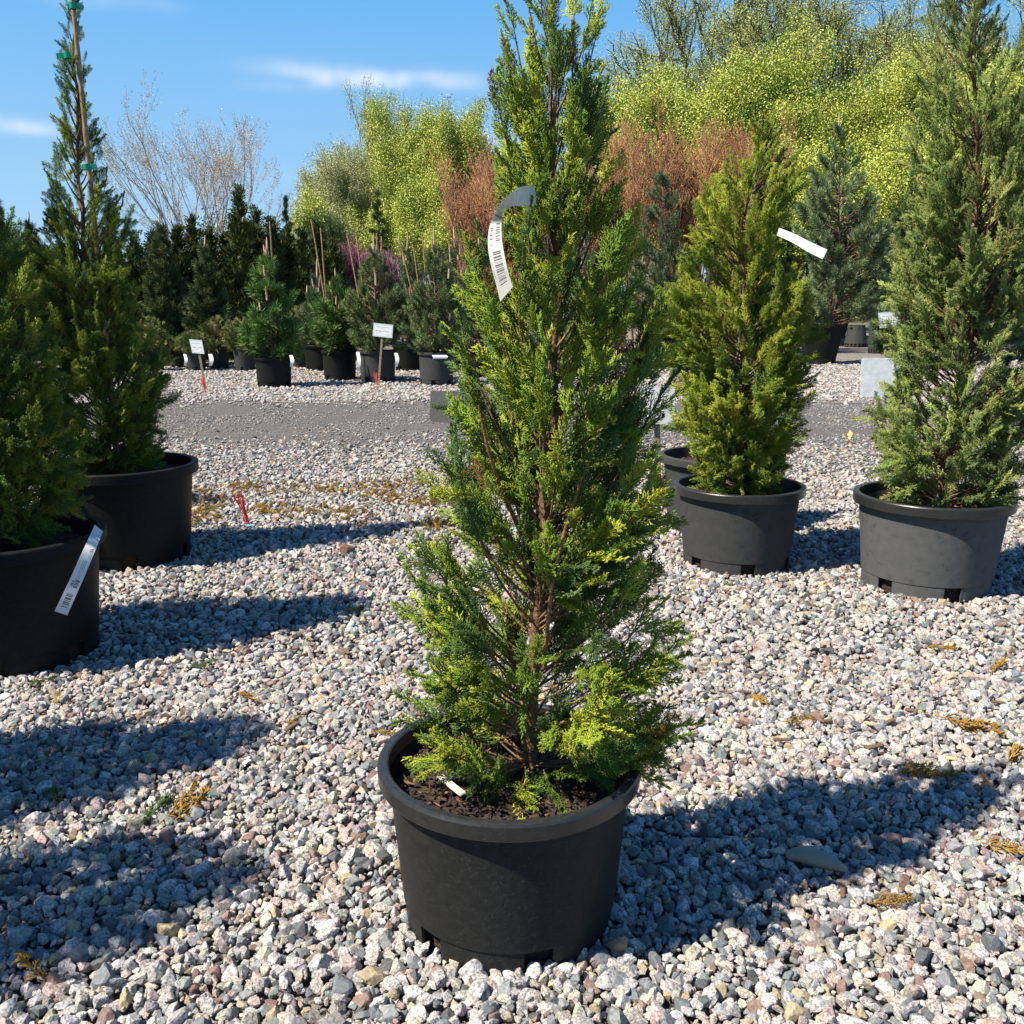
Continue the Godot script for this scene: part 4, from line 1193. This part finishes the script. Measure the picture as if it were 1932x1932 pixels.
	for q in [[548, 378, 62, 22.0], [718, 358, 66, 24.0], [1480, 420, 60, 22.0]]:
		var base := Vector3(at_depth(q[0], 570, q[3]).x, 0, -q[3])
		var top := at_depth(q[0], q[1], q[3]).y
		var w: float = q[2] * 0.6 * q[3] / F
		var t := thing("spruce_tree", ["dark spruce tip rising over the cedar hedge", "dark spruce in front of the yellow green birches", "dark spruce between the pines"][0 if q[0] == 548 else (1 if q[0] == 718 else 2)], "tree", base)
		conifer(t, cone(top, 0.3, w, 0.04, 0.1), {"seed": int(q[0]) + 70, "boughs": 150, "density": 8.0, "meshes": S.tuft, "mat": M.needle, "size": 1.2, "rise_low": 0.0, "rise_high": 0.2, "loose": 0.3, "trunk": 0.05, "bough": 0.01, "colors": [C(0.05, 0.08, 0.045), C(0.065, 0.10, 0.05)]})
	# -- broadleaved trees beyond
	var yg := [C(0.40, 0.46, 0.06), C(0.33, 0.41, 0.06), C(0.47, 0.50, 0.08), C(0.27, 0.36, 0.06)]
	var pale := [C(0.36, 0.40, 0.16), C(0.42, 0.44, 0.22), C(0.30, 0.36, 0.12)]
	for q in [[678, 300, 26.0, 1], [735, 262, 27.0, 1], [790, 255, 26.0, 0], [845, 290, 25.0, 0], [900, 310, 26.0, 0], [650, 410, 25.0, 0], [765, 400, 24.0, 0], [830, 400, 23.5, 0], [600, 430, 25.0, 1]]:
		var base := Vector3(at_depth(q[0], 570, q[2]).x, 0, -q[2])
		var top := at_depth(q[0], q[1], q[2]).y
		var t := thing("birch_tree", ["yellow green leafing birch behind the canes", "pale wispy birch coming into leaf behind the hedge"][q[3]], "tree", base, "birches behind the pines")
		broadleaf(t, {"seed": int(q[0]) + 5, "length": top / 2.9, "radius": 0.05, "depth": 5, "stems": 3, "lean": 0.22, "up": 0.14, "bark": C(0.20, 0.17, 0.13), "meshes": S.leaf, "per_tip": 2 if q[3] == 0 else 1, "size": 0.62 if q[3] == 0 else 0.5, "fuzz": 0.22, "ang_lo": 0.2, "ang_hi": 0.5,
			"colors": yg if q[3] == 0 else pale, "leaf_depth": 1})
	for q in [[1285, 110, 28.0], [1350, 95, 29.0], [1430, 100, 28.0], [1510, 130, 28.5], [1590, 120, 29.0], [1670, 140, 28.0], [1750, 130, 29.0], [1840, 130, 28.5], [1930, 130, 28.5], [1250, 230, 27.0], [1320, 300, 25.0], [1450, 290, 25.0], [1570, 320, 25.0], [1680, 300, 25.0], [1790, 310, 25.0], [1900, 300, 25.0]]:
		var base := Vector3(at_depth(q[0], 570, q[2]).x, 0, -q[2])
		var top := at_depth(q[0], q[1], q[2]).y
		var t := thing("maple_tree", "dense yellow green tree in spring flower at the edge of the wood" if q[1] < 200 else "low leafy yellow green tree under the wood edge", "tree", base, "yellow green trees of the wood edge")
		broadleaf(t, {"seed": int(q[0]) + 8, "length": top / 3.45, "radius": 0.09, "depth": 6, "stems": 2, "lean": 0.16, "up": 0.10, "bark": C(0.10, 0.085, 0.07), "meshes": S.leaf, "per_tip": 1, "chance": 0.75, "size": 0.9, "fuzz": 0.45, "ang_lo": 0.25, "ang_hi": 0.65, "colors": yg, "leaf_depth": 1, "clear": 0.4})
	for q in [[1330, 20, 36.0], [1440, -70, 34.0], [1570, -120, 33.0], [1700, -60, 35.0], [1850, -120, 33.0], [1960, -100, 34.0]]:
		var base := Vector3(at_depth(q[0], 570, q[2]).x, 0, -q[2])
		var top := at_depth(q[0], q[1], q[2]).y
		var t := thing("cottonwood_tree", "tall dark limbed tree with thin pale leaves rising over the wood edge", "tree", base, "tall trees over the wood edge")
		broadleaf(t, {"seed": int(q[0]) + 18, "length": top / 3.1, "radius": 0.26, "depth": 6, "crook": 0.26, "up": 0.06, "bark": C(0.055, 0.045, 0.04), "thin": 0.012, "meshes": S.leaf, "per_tip": 1, "size": 0.75, "fuzz": 0.5, "ang_lo": 0.3, "ang_hi": 0.8, "colors": [C(0.33, 0.38, 0.11), C(0.28, 0.34, 0.09), C(0.38, 0.41, 0.14)], "leaf_depth": 1, "clear": 2.0})
	for q in [[1195, 150, 40.0], [1165, 210, 42.0], [1235, 190, 40.0]]:
		var base := Vector3(at_depth(q[0], 570, q[2]).x, 0, -q[2])
		var t := thing("bare_tree", "pale thinly leaved tree behind the red twigged shrubs", "tree", base, "pale trees behind the shrubs")
		broadleaf(t, {"seed": int(q[0]), "length": at_depth(q[0], q[1], q[2]).y / 3.1, "radius": 0.10, "depth": 5, "up": 0.16, "bark": C(0.24, 0.20, 0.15), "thin": 0.012, "meshes": S.bud, "per_tip": 2, "size": 0.8, "fuzz": 0.4, "ang_lo": 0.2, "ang_hi": 0.5, "colors": pale, "leaf_depth": 2})
	# the big bare fan of a tree behind the hedge
	var fb := Vector3(at_depth(385, 570, 40.0).x, 0, -40.0)
	var ft := thing("bare_tree", "big fan shaped tree with bare twigs and buff buds over the hedge", "tree", fb)
	broadleaf(ft, {"seed": 12, "forks": 2, "length": 2.45, "radius": 0.06, "depth": 6, "stems": 12, "lean": 0.35, "foot_spread": 0.10, "up": 0.05, "crook": 0.10, "bark": C(0.30, 0.25, 0.21), "thin": 0.006, "meshes": S.bud, "per_tip": 1, "size": 0.55, "fuzz": 0.2, "ang_lo": 0.25, "ang_hi": 0.62, "colors": [C(0.42, 0.33, 0.19), C(0.36, 0.31, 0.20), C(0.45, 0.36, 0.18)], "leaf_depth": 2})
	# -- red twigged shrubs and the purple redbud
	for q in [[925, 300, 20.0], [890, 330, 21.0], [1180, 275, 20.5], [1235, 262, 20.0], [1290, 258, 20.5], [1345, 270, 20.0], [1400, 290, 20.5], [955, 330, 21.0], [1120, 300, 21.0], [1050, 300, 21.0]]:
		var base := Vector3(at_depth(q[0], 570, q[2]).x, 0, -q[2])
		var t := thing("red_shrub", "upright shrub of rusty red twigs behind the pines", "shrub", base, "rusty red shrubs behind the pines")
		broadleaf(t, {"seed": int(q[0]) + 2, "length": at_depth(q[0], q[1] + 30 * sin(q[0]), q[2]).y / 2.7, "radius": 0.025, "depth": 3, "stems": 8, "lean": 0.16, "foot_spread": 0.25, "up": 0.2, "bark": C(0.24, 0.12, 0.08), "thin": 0.005, "meshes": S.twig, "mat": M.needle, "tumble": 0.18, "per_tip": 1, "chance": 0.27, "size": 0.9, "fuzz": 0.15, "ang_lo": 0.08, "ang_hi": 0.3, "colors": [C(0.32, 0.16, 0.09), C(0.27, 0.13, 0.08), C(0.38, 0.26, 0.12)], "leaf_depth": 1})
	var rb := Vector3(at_depth(678, 570, 19.0).x, 0, -19.0)
	var rt := thing("redbud_shrub", "purple pink flowering shrub among the bamboo canes", "shrub", rb)
	broadleaf(rt, {"seed": 77, "length": 0.62, "radius": 0.025, "depth": 4, "stems": 5, "lean": 0.3, "foot_spread": 0.25, "up": 0.15, "bark": C(0.16, 0.08, 0.10), "thin": 0.005, "meshes": S.twig, "mat": M.needle, "tumble": 0.6, "per_tip": 2, "size": 0.6, "fuzz": 0.12, "colors": [C(0.26, 0.10, 0.18), C(0.20, 0.08, 0.14)], "leaf_depth": 2})
	# -- wood far behind, one mass
	rng.seed = 99
	var xf := []; var cols := []
	for k in 22000:
		var x := rf(-75, 75)
		var h := 3.2 + 1.6 * sin(x * 0.31) + sin(x * 0.83 + 2)
		xf.append(Transform3D(Basis(rvec(), rf(0, TAU)).scaled(Vector3.ONE * rf(1.6, 2.8)), Vector3(x, rf(0.1, 1.0) * h, -rf(52, 60))))
		cols.append(vary([C(0.16, 0.20, 0.06), C(0.10, 0.14, 0.05), C(0.24, 0.26, 0.08)][rng.randi() % 3], 0.2))
	var wood := scatter("distant_wood", S.leaf[0], M.leaf, xf, cols, self)
	tag(wood, "far green wood closing the view behind the nursery rows", "wood")
	# -- bamboo canes stuck in the pine pots
	for q in [[509, 418, 0], [587, 413, 1], [605, 430, 1], [655, 440, 2], [672, 440, 2], [711, 440, 2], [720, 446, 2], [753, 448, 3], [779, 460, 3], [797, 440, 3]]:
		var pr: Array = pine_pots[q[2]]
		var hi := at_depth(q[0], q[1], -pr[0].z + 0.1)
		var ft2: Vector3 = pr[0] + Vector3(clampf((hi.x - pr[0].x) * 0.5, -0.12, 0.12) + rf(-0.04, 0.04), pr[1] - 0.06, -0.08)
		var o := stick("bamboo_cane", ft2, hi, 0.012, 0.009, M.bamboo, self)
		tag(o, "tan bamboo cane rising from the pot of the " + ["candled pine", "bushy pine", "full pine behind the price card", "pine in the broad rimmed pot"][q[2]], "plant stake", "bamboo canes among the pines")
	# -- empty pots beyond
	far_pot("empty grey pot standing upside down beyond the lane", "empty pots beyond the lane", 1618, 655, 30, 0.52, M.pot_grey, {"foot": 1.35, "neck": 0.98, "notches": 18, "notch_width": 2.6, "chips": 0, "lip": 0.01})
	far_pot("slim empty grey pot beyond the lane", "empty pots beyond the lane", 1654, 667, 28, 0.60, M.pot_grey, {"foot": 0.86, "notches": 18, "notch_width": 2.6, "chips": 0})

func small_things():
	# -- metal signs and stakes near the lane
	plate_sign("dull grey metal plate on a steel stake behind the middle juniper", Vector2(811, 738), Vector2(892, 797), Vector2(866, 968), M.steel, M.steel, -0.03, 0.017)
	plate_sign("pale metal plate on a wooden stake beside the red marker", Vector2(1205, 728), Vector2(1272, 800), Vector2(1244, 946), M.galv, M.wood, 0.05, 0.016)
	plate_sign("wide pale galvanised plate beside the grey green juniper", Vector2(1627, 675), Vector2(1715, 748), Vector2(1690, 890), M.galv, M.galv, 0.0, 0.018)
	price_sign("tilted white price card on a leaning stick by the dwarf spruces", [Vector2(357, 640), Vector2(381, 642), Vector2(386, 668), Vector2(363, 666)], Vector2(389, 738), 1)
	price_sign("white price card on an upright stick before the blue-grey pot", [Vector2(705, 609), Vector2(742, 613), Vector2(740, 638), Vector2(703, 634)], Vector2(713, 731), 2)
	price_sign("white price card above the wide galvanised plate", [Vector2(1657, 590), Vector2(1697, 588), Vector2(1698, 616), Vector2(1660, 619)], Vector2(1685, 712), 3)
	whiskers("red bristle marker in the shaded gravel with a blue scrap at its foot", Vector2(468, 984), Vector2(447, 930), M.red, 26, 5)
	whiskers("red bristle marker beside the wooden stake", Vector2(1256, 958), Vector2(1251, 898), M.red, 22, 6)
	whiskers("red bristle marker at the foot of the leaning price card", Vector2(388, 740), Vector2(379, 708), M.orange, 18, 7)
	whiskers("red bristle marker at the foot of the upright price card", Vector2(712, 729), Vector2(707, 702), M.orange, 18, 8)
	# -- printed tags
	var A := []; var B := []
	for q in [[1010, 352, 1.43], [985, 352, 1.35], [962, 366, 1.32], [940, 391, 1.30], [924, 426, 1.325], [921, 466, 1.33], [928, 506, 1.33], [937, 540, 1.335], [944, 569, 1.34]]: A.append(at_depth(q[0], q[1], q[2]))
	for q in [[1011, 386, 1.43], [986, 388, 1.365], [964, 389, 1.35], [950, 398, 1.33], [946, 424, 1.30], [948, 458, 1.295], [955, 496, 1.295], [962, 524, 1.295], [968, 541, 1.295]]: B.append(at_depth(q[0], q[1], q[2]))
	paper_tag("plant_tag", "curled white tag with bar codes hanging in the middle juniper", A, B, tag_image(5, false, 0.42, [["text", 20, 80, 210, 300], ["bars", 52, 84, 310, 390], ["bars", 16, 34, 330, 400], ["bars", 26, 76, 425, 570], ["text", 8, 18, 460, 540]]))
	var fz := -on_level(8, 1004, 0.396).z
	A = []; B = []
	for q in [[179, 990, 0.02], [166, 1018, 0.10], [150, 1052, 0.17], [135, 1086, 0.215], [118, 1122, 0.25], [103, 1153, 0.27]]: A.append(at_depth(q[0], q[1], fz - q[2]))
	for q in [[194, 1003, 0.02], [189, 1016, 0.075], [172, 1057, 0.145], [157, 1093, 0.195], [141, 1129, 0.235], [127, 1161, 0.255]]: B.append(at_depth(q[0], q[1], fz - q[2]))
	paper_tag("plant_tag", "white tag with bar codes stuck on the rim of the black pot", A, B, tag_image(9, true, 0.12, [["text", 68, 90, 215, 250], ["text", 40, 76, 260, 400], ["bars", 44, 78, 400, 455], ["bars", 22, 40, 410, 450], ["bars", 26, 74, 490, 585]]))
	fz = -on_level(1395, 912, 0.346).z - 0.26
	A = []; B = []
	for q in [[1470, 430, 0.0], [1500, 442, 0.02], [1530, 457, 0.03], [1561, 471, 0.03]]: A.append(at_depth(q[0], q[1], fz - q[2]))
	for q in [[1466, 444, 0.02], [1494, 457, 0.04], [1522, 474, 0.05], [1552, 489, 0.05]]: B.append(at_depth(q[0], q[1], fz - q[2]))
	paper_tag("plant_tag", "blank white tag sticking out of the golden green juniper", A, B, null)
	# -- small white tags on the pots across the lane
	for q in [[672, 664, 678, 700], [744, 666, 750, 692], [546, 670, 552, 692], [393, 668, 400, 690], [346, 668, 351, 690], [815, 670, 842, 677]]:
		var dz := 11.75 if q[0] > 500 else 14.6
		paper_tag("plant_tag", "small white tag hanging on a pot across the lane", [at_depth(q[0], q[1], dz), at_depth(q[0] + 2, (q[1] + q[3]) * 0.5, dz - 0.03), at_depth(q[0] + 1, q[3], dz - 0.02)], [at_depth(q[2], q[1], dz), at_depth(q[2] + 3, (q[1] + q[3]) * 0.5, dz - 0.03), at_depth(q[2], q[3], dz - 0.01)], null)
	# -- steel stake with rubber cap in the golden juniper
	var sz := -on_level(1395, 912, 0.346).z
	var hi := at_depth(1434, 262, sz); var lo := at_depth(1417, 450, sz + 0.0)
	var foot := Vector3(lo.x - 0.06, 0.28, lo.z)
	var o := thing("steel_stake", "thin steel stake with a black rubber cap in the golden juniper", "plant stake", foot)
	stick("rod", Vector3.ZERO, hi - foot, 0.005, 0.005, M.steel, o)
	stick("cap", hi - foot - Vector3(0, 0.005, 0), at_depth(1438, 228, sz) - foot, 0.010, 0.009, M.rubber, o)
	# -- loose things on and in the pots and the gravel
	var b := MB.new()
	var c := on_level(850, 1480, 0.288)
	b.box(Vector3.ZERO, Vector3(0.070, 0.006, 0.013), Color.WHITE, Basis.IDENTITY, 0.002)
	o = part("wood_chip", b.mesh(), mat(C(0.72, 0.60, 0.42), 0.8), self)
	o.position = c; o.basis = Basis(Vector3.UP, -0.85) * Basis(Vector3.BACK, -0.12)
	tag(o, "pale split wood chip on the soil of the middle pot", "wood chip")
	var peb := stone_mesh(901, 0.8)
	o = part("pebble", peb, mat(C(0.20, 0.155, 0.12), 0.75), self)
	o.basis = Basis(Vector3.RIGHT, 0.5) * Basis(Vector3.BACK, 1.25) * Basis.from_scale(Vector3(0.068, 0.042, 0.042)); o.position = on_level(1165, 1782, 0.030)
	tag(o, "smooth brown pebble against the foot of the middle pot", "pebble")
	o = part("pebble", peb, mat(C(0.16, 0.085, 0.06), 0.8), self)
	o.basis = Basis(Vector3.UP, 0.6) * Basis.from_scale(Vector3(0.065, 0.075, 0.065)); o.position = on_level(656, 1038, 0.03)
	tag(o, "round red-brown pebble in the shadow of the staked juniper", "pebble")
	b = MB.new()
	var bark := [[-0.055, 0.0, 0.012], [-0.03, 0.014, 0.02], [0.0, 0.016, 0.022], [0.03, 0.012, 0.018], [0.06, 0.002, 0.006]]
	var pts := PackedVector3Array(); var rr := PackedFloat32Array()
	for q in bark: pts.append(Vector3(q[0], q[1], 0)); rr.append(q[2])
	b.tube(pts, rr, 9, Color.WHITE)
	o = part("bark_piece", b.mesh(), mat(C(0.26, 0.22, 0.17), 0.7), self)
	o.basis = Basis(Vector3.UP, -0.5) * Basis.from_scale(Vector3(0.95, 0.7, 1.0)); o.position = on_level(1540, 1628, 0.022)
	tag(o, "smooth grey-brown piece of wood at the edge of the shadow", "wood piece")
	o = part("blue_scrap", stone_mesh(903, 0.4), M.blue, self)
	o.basis = Basis.from_scale(Vector3(0.045, 0.03, 0.03)); o.position = on_level(471, 992, 0.022)
	tag(o, "light blue plastic scrap at the foot of the red marker", "plastic scrap")
	rng.seed = 321
	for q in [[735, 1078], [600, 1037], [1885, 1215], [665, 1180], [1905, 1170], [1560, 935], [1170, 1030], [640, 1065], [1900, 1010], [1055, 905]]:
		o = part("blue_scrap", stone_mesh(904, 0.35), mat(C(0.07, 0.22, 0.42), 0.5), self)
		o.basis = Basis(rvec(), rf(0, 1)) * Basis.from_scale(Vector3.ONE * rf(0.016, 0.026)); o.position = on_level(q[0], q[1], 0.022)
		tag(o, "tiny blue plastic crumb lying in the gravel", "plastic scrap", "blue crumbs in the gravel")
	# dry juniper sprigs
	var sprig_at := [[300, 1555, 1.5, 1.3, 0], [265, 1560, 1.3, 1.5, 1], [330, 1548, 1.2, 1.2, 0], [108, 1328, 0.8, 2.0, 0], [495, 1325, 0.9, 2.6, 0], [1870, 1270, 1.3, 0.9, 0], [1770, 1352, 1.5, -0.7, 0], [1800, 1365, 1.2, -0.6, 0], [1740, 1220, 1.0, -0.4, 0], [1480, 1362, 0.9, 0.2, 0], [1450, 1330, 0.8, 2.0, 0], [1720, 1465, 1.2, 0.1, 0], [1690, 1460, 1.0, 0.3, 0], [1850, 1590, 0.9, -0.5, 0], [1640, 1705, 0.9, 0.2, 0], [85, 1850, 1.0, 2.5, 0], [100, 1480, 0.9, -1.0, 1], [355, 1260, 0.9, 0.5, 1], [700, 1380, 0.7, -0.3, 0], [1900, 1440, 1.2, 0.8, 0], [640, 1150, 0.8, 0.0, 1], [540, 1365, 0.6, 0.8, 0], [1870, 1500, 0.8, 1.3, 0], [45, 1290, 0.9, 0.3, 1], [1760, 1115, 1.1, 0.2, 0]]
	for q in sprig_at:
		var green: bool = q[4] == 1
		var m: StandardMaterial3D = M.juniper.duplicate()
		m.albedo_color = (C(0.12, 0.17, 0.07) if green else C(0.42, 0.22, 0.06)).linear_to_srgb()
		o = part("juniper_sprig", S.cord[rng.randi() % 5] if rng.randf() < 0.5 else S.feather[rng.randi() % 5], m, self)
		o.basis = Basis(Vector3.UP, q[3]) * Basis(Vector3.BACK, -PI / 2 + 0.06) * Basis(Vector3.UP, rf(0, TAU)) * Basis.from_scale(Vector3.ONE * q[2]); o.position = on_level(q[0], q[1], 0.026)
		tag(o, "fresh green juniper sprig dropped on the gravel" if green else "dry orange-brown juniper sprig lying on the gravel", "sprig", "juniper sprigs on the gravel")
	# bark chips on the gravel
	for q in [[1560, 1360], [1650, 1408], [1885, 1325], [1680, 1360], [1590, 1680], [1475, 1395], [1405, 1305], [1640, 1365], [1720, 1340], [550, 1370], [940, 1240], [1790, 1430]]:
		b = MB.new()
		b.box(Vector3.ZERO, Vector3(rf(0.03, 0.055), 0.006, rf(0.008, 0.016)), Color.WHITE, Basis.IDENTITY, 0.003)
		var pale := rng.randf() < 0.3
		o = part("bark_chip", b.mesh(), mat(C(0.55, 0.38, 0.16) if pale else C(0.12, 0.07, 0.04), 0.9), self)
		o.basis = Basis(Vector3.UP, rf(0, PI)) * Basis(rvec(), rf(0, 0.3)); o.position = on_level(q[0], q[1], 0.026)
		tag(o, "pale splinter of wood on the gravel" if pale else "dark bark chip on the gravel", "bark chip", "bark chips on the gravel")
	o = part("dry_leaf", leaf_cluster(77, 5, 0.02, 0.07), mat(C(0.55, 0.30, 0.10), 0.8), self)
	o.position = on_level(1604, 831, 0.03)
	tag(o, "curled orange dead leaf on the lane", "leaf")
	# dry needle litter and moss along the edge of the lane
	rng.seed = 808
	var xf := []; var cols := []
	for q in [[400, 945, 55, 22], [470, 920, 60, 12], [590, 925, 70, 10], [700, 930, 70, 12], [770, 940, 70, 12], [820, 945, 40, 10], [520, 965, 60, 12], [380, 975, 40, 14], [740, 915, 90, 8], [640, 970, 60, 14], [1290, 985, 30, 8], [820, 990, 40, 10]]:
		for k in 46:
			var p := on_level(q[0] + rng.randfn(0, q[2] * 0.5), q[1] + rng.randfn(0, q[3] * 0.5), 0.020)
			xf.append(Transform3D(Basis(Vector3.UP, rf(0, TAU)) * Basis(Vector3.BACK, rf(0.9, 1.57)) * Basis.from_scale(Vector3.ONE * rf(0.3, 0.75)), p))
			cols.append(vary([C(0.42, 0.20, 0.06), C(0.30, 0.14, 0.05), C(0.52, 0.30, 0.08), C(0.24, 0.22, 0.06)][rng.randi() % 4], 0.3))
	var lit := scatter("needle_litter", S.feather[2], M.juniper, xf, cols, self)
	tag(lit, "brown dry needles and moss along the near edge of the lane", "litter")
